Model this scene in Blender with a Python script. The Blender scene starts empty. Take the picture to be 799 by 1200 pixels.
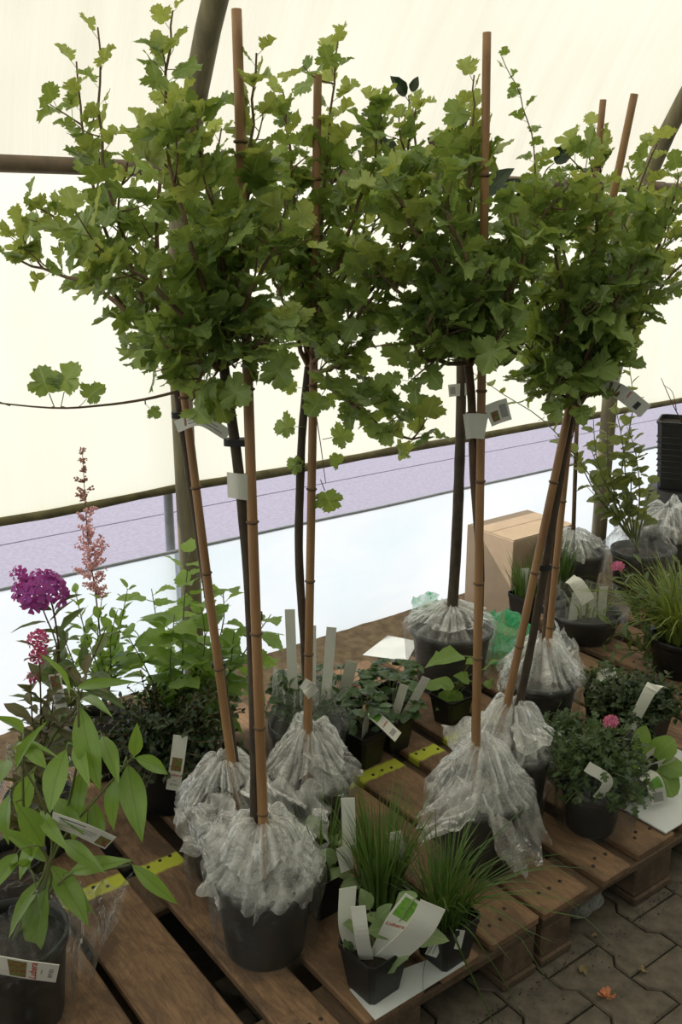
import bpy, bmesh, math, random
from mathutils import Vector, Matrix, noise
R = random.Random(7)
V = Vector
scene = bpy.context.scene
col = scene.collection

# ------------------------------------------------------------------ camera
CAM_H, PITCH, YAW, FPX = 1.55, math.radians(16.7), math.radians(36.9), 1118.0
cam_d = bpy.data.cameras.new('camera')
cam_d.sensor_fit = 'VERTICAL'; cam_d.sensor_height = 24.0; cam_d.lens = FPX / 1200 * 24.0
cam_d.clip_start = 0.02
cam = bpy.data.objects.new('camera', cam_d); col.objects.link(cam)
cam.location = (0, 0, CAM_H)
cam.rotation_euler = (math.pi / 2 - PITCH, 0, -YAW)
scene.camera = cam

# ------------------------------------------------------------------ light
world = bpy.data.worlds.new('sky'); scene.world = world; world.use_nodes = True
bg = world.node_tree.nodes['Background']
bg.inputs[0].default_value = (0.80, 0.89, 1.0, 1); bg.inputs[1].default_value = 1.0
sun_d = bpy.data.lights.new('sun', 'SUN'); sun_d.energy = 3.1; sun_d.angle = math.radians(1.5); sun_d.color = (1.0, 0.95, 0.84)
sun = bpy.data.objects.new('sun', sun_d); col.objects.link(sun)
sun.rotation_euler = V((0.42, -0.80, -0.76)).to_track_quat('-Z', 'Y').to_euler()
vs = scene.view_settings
vs.view_transform = 'Standard'; vs.look = 'None'; vs.exposure = 0.09; vs.gamma = 1.0; vs.use_curve_mapping = False
scene.cycles.transparent_max_bounces = 24
scene.cycles.max_bounces = 10
scene.cycles.transmission_bounces = 6

# ------------------------------------------------------------------ place helpers (photo pixel -> place)
_f = V((math.sin(YAW) * math.cos(PITCH), math.cos(YAW) * math.cos(PITCH), -math.sin(PITCH)))
_r = V((math.cos(YAW), -math.sin(YAW), 0)); _u = _r.cross(_f)
HEAD = V((math.sin(YAW), math.cos(YAW), 0)); CAMP = V((0, 0, CAM_H))
def ray(x, y): return _r * ((x - 400) / FPX) + _f + _u * ((600 - y) / FPX)
def onz(x, y, z): d = ray(x, y); return CAMP + d * ((z - CAM_H) / d.z)
def ony(x, y, Y): d = ray(x, y); return CAMP + d * (Y / d.y)
def hdist(p): return V(p).xy.dot(HEAD.xy)
def ath(x, y, hd): d = ray(x, y); return CAMP + d * (hd / d.dot(HEAD))
DECK = 0.144

# ------------------------------------------------------------------ materials
def newmat(name):
    m = bpy.data.materials.new(name); m.use_nodes = True
    nt = m.node_tree; nt.nodes.clear()
    out = nt.nodes.new('ShaderNodeOutputMaterial')
    return m, nt, out
def N(nt, typ, ins=None, **props):
    n = nt.nodes.new(typ)
    for k, v in props.items(): setattr(n, k, v)
    for k, v in (ins or {}).items():
        if isinstance(v, bpy.types.NodeSocket): nt.links.new(v, n.inputs[k])
        else: n.inputs[k].default_value = v
    return n
def c4(c): return (c[0], c[1], c[2], 1)
def mixc(nt, fac, a, b, blend='MIX'):
    n = nt.nodes.new('ShaderNodeMix'); n.data_type = 'RGBA'; n.blend_type = blend
    for idx, v in ((0, fac), (6, a), (7, b)):
        if isinstance(v, bpy.types.NodeSocket): nt.links.new(v, n.inputs[idx])
        else: n.inputs[idx].default_value = v if idx == 0 else c4(v)
    return n.outputs[2]
def math_(nt, op, a, b=0.0, c=None, clamp=False):
    n = nt.nodes.new('ShaderNodeMath'); n.operation = op; n.use_clamp = clamp
    for i, v in enumerate((a, b, c)):
        if v is None: continue
        if isinstance(v, bpy.types.NodeSocket): nt.links.new(v, n.inputs[i])
        else: n.inputs[i].default_value = v
    return n.outputs[0]
def ramp(nt, fac, lo, hi):
    n = nt.nodes.new('ShaderNodeMapRange'); n.clamp = True
    nt.links.new(fac, n.inputs[0]); n.inputs[1].default_value = lo; n.inputs[2].default_value = hi
    return n.outputs[0]
def coords(nt, kind='Object', scale=(1, 1, 1)):
    tc = nt.nodes.new('ShaderNodeTexCoord'); mp = nt.nodes.new('ShaderNodeMapping')
    nt.links.new(tc.outputs[kind], mp.inputs[0]); mp.inputs['Scale'].default_value = scale
    return mp.outputs[0]
def noisef(nt, vec, scale, detail=4, rough=0.6, dist=0.0):
    return N(nt, 'ShaderNodeTexNoise', {'Vector': vec, 'Scale': scale, 'Detail': detail, 'Roughness': rough, 'Distortion': dist}).outputs[0]
def pbsdf(nt, out, color, rough=0.6, bump=None, bstr=0.3, bdist=0.01, spec=0.5):
    p = N(nt, 'ShaderNodeBsdfPrincipled', {'Base Color': color if isinstance(color, bpy.types.NodeSocket) else c4(color), 'Roughness': rough})
    p.inputs['Specular IOR Level'].default_value = spec
    if bump is not None:
        b = N(nt, 'ShaderNodeBump', {'Height': bump, 'Strength': bstr, 'Distance': bdist})
        nt.links.new(b.outputs[0], p.inputs['Normal'])
    nt.links.new(p.outputs[0], out.inputs[0])
    return p

def simple_mat(name, c1, c2=None, scale=20, rough=0.6, bstr=0.2, vscale=(1, 1, 1), lo=0.35, hi=0.65, spec=0.5, bdist=0.003):
    m, nt, out = newmat(name)
    vec = coords(nt, 'Object', vscale)
    f = noisef(nt, vec, scale)
    colr = mixc(nt, ramp(nt, f, lo, hi), c1, c2 or tuple(0.75 * x for x in c1))
    pbsdf(nt, out, colr, rough, f, bstr, bdist, spec)
    return m

def wood_mat(name, c1, c2, c3, stripe=False):
    m, nt, out = newmat(name)
    oi = N(nt, 'ShaderNodeObjectInfo')
    tc = N(nt, 'ShaderNodeTexCoord')
    off = N(nt, 'ShaderNodeVectorMath', {0: tc.outputs['Object'], 1: oi.outputs['Random']}, operation='ADD')
    mp = N(nt, 'ShaderNodeMapping', {'Vector': off.outputs[0], 'Scale': (1, 0.06, 1)})
    g = noisef(nt, mp.outputs[0], 240, 8, 0.7, 0.5)
    st = noisef(nt, N(nt, 'ShaderNodeMapping', {'Vector': off.outputs[0], 'Scale': (1, 0.45, 1)}).outputs[0], 13, 8, 0.75, 0.6)
    colr = mixc(nt, ramp(nt, g, 0.36, 0.62), c1, c2)
    colr = mixc(nt, math_(nt, 'MULTIPLY', ramp(nt, st, 0.44, 0.60), 0.85), colr, c3)
    colr = mixc(nt, math_(nt, 'MULTIPLY', oi.outputs['Random'], 0.45), colr, tuple(0.55 * x for x in c1))
    if stripe:
        sx = N(nt, 'ShaderNodeSeparateXYZ', {0: tc.outputs['Object']})
        d = math_(nt, 'ABSOLUTE', math_(nt, 'SUBTRACT', sx.outputs[1], 0.045))
        d = math_(nt, 'ADD', d, math_(nt, 'MULTIPLY', math_(nt, 'SUBTRACT', noisef(nt, tc.outputs['Object'], 60, 3), 0.5), 0.012))
        fac = math_(nt, 'SUBTRACT', 1.0, ramp(nt, d, 0.017, 0.026))
        fac = math_(nt, 'MULTIPLY', fac, math_(nt, 'ADD', 0.45, ramp(nt, g, 0.2, 0.6)), clamp=True)
        colr = mixc(nt, fac, colr, (0.55, 0.58, 0.06))
    pbsdf(nt, out, colr, 0.78, math_(nt, 'ADD', g, st), 0.35, 0.002, 0.3)
    return m

def leaf_mat(name, c1, c2, vein=(0.3, 0.36, 0.12), trans=0.4, rough=0.5, side=0.0, spec=0.35, edge=None):
    m, nt, out = newmat(name)
    oi = N(nt, 'ShaderNodeObjectInfo')
    at = N(nt, 'ShaderNodeAttribute', attribute_name='rnd')
    rnd = math_(nt, 'FRACT', math_(nt, 'ADD', oi.outputs['Random'], at.outputs['Fac']))
    uv = N(nt, 'ShaderNodeTexCoord')
    nz = noisef(nt, uv.outputs['Object'], 4.0, 3)
    colr = mixc(nt, math_(nt, 'MULTIPLY_ADD', ramp(nt, nz, 0.3, 0.7), 0.3, math_(nt, 'MULTIPLY', rnd, 0.7)), c1, c2)
    sx = N(nt, 'ShaderNodeSeparateXYZ', {0: uv.outputs['UV']})
    ax = math_(nt, 'ABSOLUTE', math_(nt, 'SUBTRACT', sx.outputs[0], 0.5))
    mid = math_(nt, 'SUBTRACT', 1.0, ramp(nt, ax, 0.008, 0.03))
    bump = mid
    if side:
        ph = math_(nt, 'SUBTRACT', math_(nt, 'MULTIPLY', sx.outputs[1], side), math_(nt, 'MULTIPLY', ax, side * 0.9))
        fr = math_(nt, 'ABSOLUTE', math_(nt, 'SUBTRACT', math_(nt, 'FRACT', ph), 0.5))
        sv = math_(nt, 'SUBTRACT', 1.0, ramp(nt, fr, 0.02, 0.14))
        mid = math_(nt, 'MAXIMUM', mid, math_(nt, 'MULTIPLY', sv, 0.45))
        bump = mid
    colr = mixc(nt, math_(nt, 'MULTIPLY', mid, 0.55), colr, vein)
    if edge:
        colr = mixc(nt, ramp(nt, ax, 0.25, 0.5), colr, edge)
    p = pbsdf(nt, out, colr, rough, bump, -0.25, 0.02, spec)
    tr = N(nt, 'ShaderNodeBsdfTranslucent')
    tcol = mixc(nt, 0.55, colr, tuple(min(1, x) for x in (c2[0] * 1.9, c2[1] * 1.8, c2[2] * 0.9)))
    nt.links.new(tcol, tr.inputs[0])
    mx = N(nt, 'ShaderNodeMixShader', {0: trans, 1: p.outputs[0], 2: tr.outputs[0]})
    nt.links.new(mx.outputs[0], out.inputs[0])
    return m

def film_mat(name, c1, c2, trans=0.72, streak=(6, 6, 0.5), bstr=0.15):
    m, nt, out = newmat(name)
    vec = coords(nt, 'Object', streak)
    f = noisef(nt, vec, 1.3, 5, 0.6, 0.3)
    big = noisef(nt, coords(nt, 'Object', (0.8, 0.8, 1.1)), 1.1, 3)
    fac = math_(nt, 'ADD', math_(nt, 'MULTIPLY', ramp(nt, f, 0.35, 0.75), 0.5), math_(nt, 'MULTIPLY', ramp(nt, big, 0.4, 0.7), 0.5))
    colr = mixc(nt, fac, c1, c2)
    b = N(nt, 'ShaderNodeBump', {'Height': f, 'Strength': bstr, 'Distance': 0.02})
    d = N(nt, 'ShaderNodeBsdfDiffuse', {'Color': colr, 'Normal': b.outputs[0]})
    t = N(nt, 'ShaderNodeBsdfTranslucent', {'Color': colr, 'Normal': b.outputs[0]})
    mx = N(nt, 'ShaderNodeMixShader', {0: trans, 1: d.outputs[0], 2: t.outputs[0]})
    nt.links.new(mx.outputs[0], out.inputs[0])
    return m

def bag_mat(name, tint=(0.97, 0.955, 0.91), lo=0.015, hi=0.86):
    # clear polythene: mostly see-through, milky where it is crumpled in several layers
    m, nt, out = newmat(name)
    at = N(nt, 'ShaderNodeAttribute', attribute_name='milk')
    vec = coords(nt, 'Object')
    nz = noisef(nt, vec, 22, 3, 0.55, 1.5)
    lw = N(nt, 'ShaderNodeLayerWeight', {'Blend': 0.3})
    f = math_(nt, 'MULTIPLY_ADD', at.outputs['Fac'], hi - lo, lo)
    f = math_(nt, 'MULTIPLY', f, math_(nt, 'MULTIPLY_ADD', ramp(nt, nz, 0.36, 0.64), 0.5, 0.75))
    f = math_(nt, 'ADD', f, math_(nt, 'MULTIPLY', math_(nt, 'POWER', lw.outputs['Facing'], 3.0), 0.14), clamp=True)
    n2 = noisef(nt, vec, 15, 3, 0.6, 2.0)
    crease = math_(nt, 'ABSOLUTE', math_(nt, 'SUBTRACT', n2, 0.5))
    line = math_(nt, 'SUBTRACT', 1.0, ramp(nt, crease, 0.0, 0.022))
    f = math_(nt, 'ADD', f, math_(nt, 'MULTIPLY', line, math_(nt, 'MULTIPLY_ADD', at.outputs['Fac'], 0.35, 0.05)), clamp=True)
    b = N(nt, 'ShaderNodeBump', {'Height': math_(nt, 'ADD', math_(nt, 'MULTIPLY', ramp(nt, crease, 0.0, 0.12), 1.2), nz), 'Strength': 0.6, 'Distance': 0.007})
    tr = N(nt, 'ShaderNodeBsdfTransparent', {'Color': (0.975, 0.975, 0.965, 1)})
    p = N(nt, 'ShaderNodeBsdfDiffuse', {'Color': c4(tint), 'Normal': b.outputs[0]})
    tl = N(nt, 'ShaderNodeBsdfTranslucent', {'Color': c4(tint), 'Normal': b.outputs[0]})
    s = N(nt, 'ShaderNodeMixShader', {0: 0.45, 1: p.outputs[0], 2: tl.outputs[0]})
    mx = N(nt, 'ShaderNodeMixShader', {0: f, 1: tr.outputs[0], 2: s.outputs[0]})
    gl = N(nt, 'ShaderNodeBsdfGlossy', {'Color': (0.95, 0.95, 0.95, 1), 'Roughness': 0.13, 'Normal': b.outputs[0]})
    mx2 = N(nt, 'ShaderNodeMixShader', {0: math_(nt, 'MULTIPLY_ADD', lw.outputs['Fresnel'], 0.30, 0.02), 1: mx.outputs[0], 2: gl.outputs[0]})
    nt.links.new(mx2.outputs[0], out.inputs[0])
    return m

M = {}
M['film'] = film_mat('tunnel_film', (0.93, 0.915, 0.77), (0.86, 0.835, 0.66))
M['film_top'] = film_mat('tunnel_film_roof', (0.80, 0.765, 0.63), (0.68, 0.635, 0.51), streak=(9, 0.7, 0.7), bstr=0.3)
M['skirt'] = film_mat('skirt_film', (0.88, 0.89, 0.89), (0.70, 0.82, 0.84), trans=0.75, streak=(2, 2, 4))
M['added_shade'] = film_mat('added_light_blocker', (0.26, 0.27, 0.21), (0.20, 0.22, 0.17), trans=0.5)  # invented dark covering, out of view, keeps the foreground dim
M['hem'] = simple_mat('dirty_hem', (0.20, 0.17, 0.08), (0.10, 0.085, 0.04), 14, 0.9)
M['hoop'] = simple_mat('old_green_paint', (0.23, 0.20, 0.11), (0.13, 0.11, 0.065), 9, 0.7, vscale=(3, 3, 0.5))
M['galv'] = simple_mat('galvanised', (0.42, 0.44, 0.46), (0.33, 0.35, 0.37), 30, 0.4)
M['purlin'] = simple_mat('rusty_purlin', (0.22, 0.15, 0.09), (0.12, 0.09, 0.06), 12, 0.7)
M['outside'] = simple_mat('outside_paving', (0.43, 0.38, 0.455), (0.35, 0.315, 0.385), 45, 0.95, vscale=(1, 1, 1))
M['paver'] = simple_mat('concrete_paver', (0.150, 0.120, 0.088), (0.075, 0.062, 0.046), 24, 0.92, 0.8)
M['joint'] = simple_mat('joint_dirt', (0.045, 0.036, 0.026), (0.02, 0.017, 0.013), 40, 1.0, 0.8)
M['wood'] = wood_mat('pallet_wood', (0.36, 0.215, 0.12), (0.20, 0.115, 0.062), (0.085, 0.055, 0.038))
M['wood_stripe'] = wood_mat('pallet_wood_painted', (0.36, 0.215, 0.12), (0.20, 0.115, 0.062), (0.085, 0.055, 0.038), True)
M['wood_block'] = wood_mat('weathered_block', (0.19, 0.12, 0.075), (0.11, 0.072, 0.045), (0.055, 0.040, 0.028))
M['nail'] = simple_mat('nail_iron', (0.02, 0.017, 0.015), (0.04, 0.03, 0.025), 50, 0.6)
M['pot'] = simple_mat('black_pot', (0.012, 0.012, 0.012), (0.02, 0.02, 0.019), 25, 0.42, 0.05)
M['soil'] = simple_mat('potting_soil', (0.030, 0.021, 0.014), (0.012, 0.009, 0.007), 60, 1.0, 1.0)
M['bark_dark'] = simple_mat('dark_bark', (0.045, 0.033, 0.022), (0.09, 0.065, 0.042), 45, 0.85, 0.6, (1, 1, 0.4))
M['bark'] = simple_mat('brown_bark', (0.15, 0.085, 0.045), (0.075, 0.05, 0.03), 45, 0.8, 0.6, (1, 1, 0.35))
M['twig'] = simple_mat('twig', (0.13, 0.075, 0.04), (0.20, 0.13, 0.065), 40, 0.75, 0.3)
M['green_stem'] = simple_mat('green_stem', (0.10, 0.15, 0.035), (0.16, 0.15, 0.05), 30, 0.6)
M['red_stem'] = simple_mat('red_stem', (0.10, 0.045, 0.03), (0.12, 0.09, 0.03), 30, 0.6)
M['bamboo'] = simple_mat('bamboo', (0.40, 0.22, 0.095), (0.27, 0.14, 0.06), 14, 0.5, 0.15, (2, 2, 0.3))
M['bamboo_node'] = simple_mat('bamboo_node', (0.14, 0.075, 0.035), (0.09, 0.05, 0.025), 30, 0.6)
M['tie'] = simple_mat('rubber_tie', (0.018, 0.018, 0.018), (0.03, 0.03, 0.03), 40, 0.55)
M['tag'] = simple_mat('white_tag', (0.74, 0.73, 0.64), (0.68, 0.66, 0.58), 6, 0.45, 0.02)
M['paper'] = simple_mat('white_paper', (0.68, 0.69, 0.67), (0.60, 0.61, 0.60), 10, 0.6, 0.05)
M['ink_red'] = simple_mat('red_print', (0.50, 0.03, 0.02), (0.45, 0.03, 0.02), 5, 0.5)
M['ink_dark'] = simple_mat('dark_print', (0.05, 0.05, 0.045), (0.07, 0.07, 0.06), 5, 0.5)
M['ink_grey'] = simple_mat('grey_print', (0.30, 0.30, 0.27), (0.36, 0.36, 0.33), 90, 0.5)
M['photo_green'] = simple_mat('printed_green_photo', (0.10, 0.32, 0.03), (0.25, 0.45, 0.08), 120, 0.4)
M['photo_mixed'] = simple_mat('printed_berry_photo', (0.25, 0.07, 0.05), (0.14, 0.24, 0.05), 160, 0.4, lo=0.45, hi=0.55)
M['card'] = simple_mat('cardboard', (0.52, 0.38, 0.26), (0.47, 0.34, 0.23), 12, 0.85, 0.1)
M['green_plastic'] = None
M['bag'] = bag_mat('clear_bag')
M['bag_clear'] = bag_mat('clear_bag_thin', (0.84, 0.85, 0.85), 0.01, 0.4)
M['bag_green'] = bag_mat('green_bag', (0.10, 0.66, 0.30), 0.22, 0.75)
M['goose'] = leaf_mat('gooseberry_leaf', (0.085, 0.150, 0.042), (0.32, 0.42, 0.115), (0.36, 0.44, 0.17), 0.32, 0.40, 0.0, 0.5)
M['goose_young'] = leaf_mat('young_gooseberry_leaf', (0.22, 0.29, 0.075), (0.44, 0.50, 0.15), (0.42, 0.48, 0.2), 0.36, 0.42, 0.0, 0.45)
M['glossy'] = leaf_mat('dark_glossy_leaf', (0.010, 0.028, 0.012), (0.03, 0.045, 0.015), (0.06, 0.08, 0.03), 0.06, 0.35, 6.0, 0.3)
M['long'] = leaf_mat('long_leaf', (0.105, 0.20, 0.034), (0.25, 0.38, 0.07), (0.045, 0.10, 0.015), 0.30, 0.30, 12.0, 0.5)
M['broad'] = leaf_mat('broad_leaf', (0.15, 0.26, 0.055), (0.29, 0.42, 0.10), (0.26, 0.38, 0.13), 0.42, 0.45, 8.0)
M['phlox_leaf'] = leaf_mat('phlox_leaf', (0.06, 0.11, 0.03), (0.15, 0.20, 0.06), (0.18, 0.24, 0.09), 0.3, 0.45, 0)
M['red_leaf'] = leaf_mat('red_tinted_leaf', (0.08, 0.115, 0.04), (0.13, 0.115, 0.05), (0.22, 0.12, 0.08), 0.3, 0.45, 0)
M['box_leaf'] = leaf_mat('small_dark_leaf', (0.020, 0.040, 0.016), (0.05, 0.085, 0.03), (0.08, 0.11, 0.05), 0.2, 0.35, 0)
M['straw'] = leaf_mat('strawberry_leaf', (0.025, 0.055, 0.018), (0.08, 0.14, 0.04), (0.10, 0.15, 0.06), 0.2, 0.4, 9.0)
M['sage'] = leaf_mat('sage_leaf', (0.14, 0.21, 0.09), (0.24, 0.31, 0.15), (0.29, 0.35, 0.19), 0.2, 0.8, 9.0, 0.1)
M['round'] = leaf_mat('round_leaf', (0.14, 0.24, 0.05), (0.22, 0.33, 0.08), (0.3, 0.4, 0.16), 0.3, 0.45, 7.0)
M['herb'] = leaf_mat('herb_leaf', (0.04, 0.075, 0.03), (0.10, 0.15, 0.05), (0.13, 0.18, 0.08), 0.25, 0.5, 0)
M['rose'] = leaf_mat('rose_leaf', (0.12, 0.17, 0.05), (0.24, 0.27, 0.09), (0.22, 0.2, 0.1), 0.4, 0.45, 0)
M['grass'] = leaf_mat('grass_blade', (0.045, 0.10, 0.022), (0.13, 0.21, 0.05), (0.10, 0.17, 0.04), 0.25, 0.4, 0)
M['grass_light'] = leaf_mat('light_grass_blade', (0.14, 0.20, 0.04), (0.25, 0.30, 0.07), (0.2, 0.26, 0.06), 0.3, 0.5, 0)
M['purple'] = leaf_mat('purple_petal', (0.26, 0.04, 0.32), (0.52, 0.11, 0.50), (0.50, 0.14, 0.5), 0.35, 0.5, 0)
M['pink'] = leaf_mat('pink_petal', (0.55, 0.12, 0.26), (0.66, 0.20, 0.36), (0.7, 0.3, 0.45), 0.35, 0.5, 0)
M['magenta'] = leaf_mat('magenta_petal', (0.45, 0.05, 0.18), (0.58, 0.10, 0.28), (0.6, 0.2, 0.35), 0.35, 0.5, 0)
M['astilbe'] = leaf_mat('astilbe_flower', (0.96, 0.50, 0.63), (0.97, 0.66, 0.76), (0.9, 0.5, 0.5), 0.55, 0.6, 0)
M['astilbe_tip'] = leaf_mat('astilbe_bud', (0.55, 0.30, 0.24), (0.66, 0.38, 0.32), (0.4, 0.25, 0.15), 0.3, 0.6, 0)
M['orange'] = leaf_mat('orange_petal', (0.62, 0.22, 0.10), (0.70, 0.30, 0.15), (0.7, 0.3, 0.2), 0.3, 0.6, 0)
M['dry'] = leaf_mat('dry_leaf', (0.30, 0.22, 0.12), (0.22, 0.17, 0.08), (0.2, 0.15, 0.08), 0.2, 0.8, 0)

# ------------------------------------------------------------------ mesh builder
WLOC = {}
def reg(o, w): WLOC[o.name] = V(w)
def wl(o): return WLOC.get(o.name, V((0, 0, 0))) if o else V((0, 0, 0))
class MB:
    def __init__(s): s.v = []; s.f = []; s.milk = []; s.uv = []; s.rnd = []
    def add(s, vs_, fs, milk=0.0, uvs=None, rnd=0.0):
        o = len(s.v); s.v += [V(p) for p in vs_]; s.f += [[i + o for i in f] for f in fs]
        s.milk += milk if isinstance(milk, list) else [milk] * len(vs_)
        s.uv += uvs if uvs else [(0.5, 0.5)] * len(vs_)
        s.rnd += [rnd] * len(vs_)
        return s
    def tube(s, pts, rad, n=7):
        pts = [V(p) for p in pts]; k = len(pts)
        rs = rad if isinstance(rad, (list, tuple)) else [rad] * k
        vs_ = []; fs = []
        t = (pts[1] - pts[0]).normalized(); a = t.orthogonal().normalized()
        for i in range(k):
            t = (pts[min(i + 1, k - 1)] - pts[max(i - 1, 0)]).normalized()
            a = (a - t * a.dot(t)).normalized(); b = t.cross(a)
            for j in range(n):
                an = 2 * math.pi * j / n
                vs_.append(pts[i] + (a * math.cos(an) + b * math.sin(an)) * rs[i])
        for i in range(k - 1):
            for j in range(n):
                j2 = (j + 1) % n
                fs.append([i * n + j, i * n + j2, (i + 1) * n + j2, (i + 1) * n + j])
        fs.append(list(range(n))[::-1]); fs.append([(k - 1) * n + j for j in range(n)])
        return s.add(vs_, fs)
    def lathe(s, prof, c, n=32):
        c = V(c); vs_ = []; fs = []
        for r, z in prof:
            for j in range(n):
                a = 2 * math.pi * j / n; vs_.append(c + V((r * math.cos(a), r * math.sin(a), z)))
        for i in range(len(prof) - 1):
            for j in range(n):
                j2 = (j + 1) % n
                fs.append([i * n + j, i * n + j2, (i + 1) * n + j2, (i + 1) * n + j])
        if prof[0][0] > 1e-4: fs.append(list(range(n))[::-1])
        return s.add(vs_, fs)
    def box(s, lo, hi):
        x0, y0, z0 = lo; x1, y1, z1 = hi
        vs_ = [(x0, y0, z0), (x1, y0, z0), (x1, y1, z0), (x0, y1, z0), (x0, y0, z1), (x1, y0, z1), (x1, y1, z1), (x0, y1, z1)]
        return s.add(vs_, [[3, 2, 1, 0], [4, 5, 6, 7], [0, 1, 5, 4], [1, 2, 6, 5], [2, 3, 7, 6], [3, 0, 4, 7]])
    def grid(s, fn, nu, nv, closed=False, milkfn=None):
        vs_ = []; fs = []; mk = []
        for i in range(nv):
            for j in range(nu):
                u = j / nu if closed else j / (nu - 1); v = i / (nv - 1)
                vs_.append(V(fn(u, v))); mk.append(milkfn(u, v) if milkfn else 0.0)
        for i in range(nv - 1):
            for j in range(nu if closed else nu - 1):
                j2 = (j + 1) % nu
                fs.append([i * nu + j, i * nu + j2, (i + 1) * nu + j2, (i + 1) * nu + j])
        return s.add(vs_, fs, mk)
    def mesh(s, name, off=V((0, 0, 0)), smooth=True, bevel=0):
        me = bpy.data.meshes.new(name)
        me.from_pydata([tuple(p - off) for p in s.v], [], s.f)
        if any(s.milk):
            a = me.attributes.new('milk', 'FLOAT', 'POINT'); a.data.foreach_set('value', s.milk)
        if any(s.rnd):
            a = me.attributes.new('rnd', 'FLOAT', 'POINT'); a.data.foreach_set('value', s.rnd)
        if any(u != (0.5, 0.5) for u in s.uv):
            ul = me.uv_layers.new(name='UVMap')
            flat = []
            for l in me.loops: flat += s.uv[l.vertex_index]
            ul.data.foreach_set('uv', flat)
        if bevel:
            bm = bmesh.new(); bm.from_mesh(me)
            bmesh.ops.bevel(bm, geom=bm.edges[:], offset=bevel, segments=1, affect='EDGES')
            bm.to_mesh(me); bm.free()
        if smooth: me.polygons.foreach_set('use_smooth', [True] * len(me.polygons))
        return me
    def build(s, name, mat, parent=None, smooth=True, bevel=0, origin=None):
        w = wl(parent) if parent else V(origin or (0, 0, 0))
        me = s.mesh(name, w, smooth, bevel)
        me.materials.append(mat if not isinstance(mat, str) else M[mat])
        o = bpy.data.objects.new(name, me); col.objects.link(o)
        if parent: o.parent = parent
        else: o.location = w
        reg(o, w)
        return o
def tag(o, label, cat, group=None):
    o['label'] = label; o['category'] = cat
    if group: o['group'] = group
    return o
def struct(o): o['kind'] = 'structure'; return o
def stuff(o): o['kind'] = 'stuff'; return o
def thing(name, label, cat, loc, group=None):
    o = bpy.data.objects.new(name, None); col.objects.link(o); o.location = loc; o.empty_display_size = 0.05
    reg(o, loc); return tag(o, label, cat, group)
def inst(name, me, parent, mtx):
    o = bpy.data.objects.new(name, me); col.objects.link(o); o.parent = parent
    o.matrix_basis = Matrix.Translation(-wl(parent)) @ mtx
    return o
def frame(pos, ydir, normal, size):
    y = V(ydir).normalized(); z = V(normal); z = z - y * z.dot(y)
    if z.length < 1e-4: z = y.orthogonal()
    z.normalize(); x = y.cross(z)
    m = Matrix((x, y, z)).transposed().to_4x4()
    sx, sy, sz = size if isinstance(size, (tuple, list)) else (size,) * 3
    return Matrix.Translation(pos) @ m @ Matrix.Diagonal((sx, sy, sz, 1))
def catmull(pts, n):
    P = [V(p) for p in pts]; P = [P[0] * 2 - P[1]] + P + [P[-1] * 2 - P[-2]]
    out = []
    segs = len(P) - 3
    for s in range(segs):
        k = max(2, n // segs)
        for i in range(k):
            t = i / k; a, b, c, d = P[s:s + 4]
            out.append(0.5 * ((2 * b) + (c - a) * t + (2 * a - 5 * b + 4 * c - d) * t * t + (3 * b - a - 3 * c + d) * t ** 3))
    out.append(P[-2]); return out
def rv(s=1.0): return V((R.uniform(-1, 1), R.uniform(-1, 1), R.uniform(-1, 1))) * s

# ------------------------------------------------------------------ the place: floor, outside, tunnel
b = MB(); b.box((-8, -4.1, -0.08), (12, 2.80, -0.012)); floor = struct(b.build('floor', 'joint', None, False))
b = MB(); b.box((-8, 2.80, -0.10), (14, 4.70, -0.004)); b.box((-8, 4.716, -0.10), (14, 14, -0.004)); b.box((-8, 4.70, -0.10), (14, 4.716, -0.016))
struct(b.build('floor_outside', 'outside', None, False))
# interlocking I-shaped concrete pavers
def paver_mesh(seed):
    w, L, jog, gap = 0.145, 0.213, 0.0115, 0.0022
    rr = random.Random(seed)
    half = [(w / 2 + jog - gap, -L / 2 + gap), (w / 2 + jog - gap, -L / 2 + 0.042), (w / 2 - jog - gap, -L / 2 + 0.064),
            (w / 2 - jog - gap, L / 2 - 0.064), (w / 2 + jog - gap, L / 2 - 0.042), (w / 2 + jog - gap, L / 2 - gap)]
    out = half + [(-x, -y) for x, y in half]
    n = len(out); bv = 0.004
    vs_ = [(x, y, -0.03) for x, y in out] + [(x, y, -bv) for x, y in out]
    vs_ += [(x - math.copysign(bv, x), y - math.copysign(bv, y) if abs(y) > L / 2 - 0.01 else y, rr.uniform(-0.0006, 0.0006)) for x, y in out]
    fs = []
    for k in (0, 1):
        fs += [[k * n + i, k * n + (i + 1) % n, (k + 1) * n + (i + 1) % n, (k + 1) * n + i] for i in range(n)]
    fs.append([2 * n + i for i in range(n)])
    me = MB().add(vs_, fs).mesh('paver', smooth=False); me.materials.append(M['paver']); return me
pmeshes = [paver_mesh(i) for i in range(4)]
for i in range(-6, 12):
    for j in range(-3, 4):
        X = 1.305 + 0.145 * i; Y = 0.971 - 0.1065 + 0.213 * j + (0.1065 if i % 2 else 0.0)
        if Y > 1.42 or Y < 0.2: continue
        inst('paver', R.choice(pmeshes), floor, Matrix.Translation((X, Y, R.uniform(-0.003, 0.0))) @ Matrix.Rotation(R.gauss(0, 0.006), 4, 'Z'))
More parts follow.
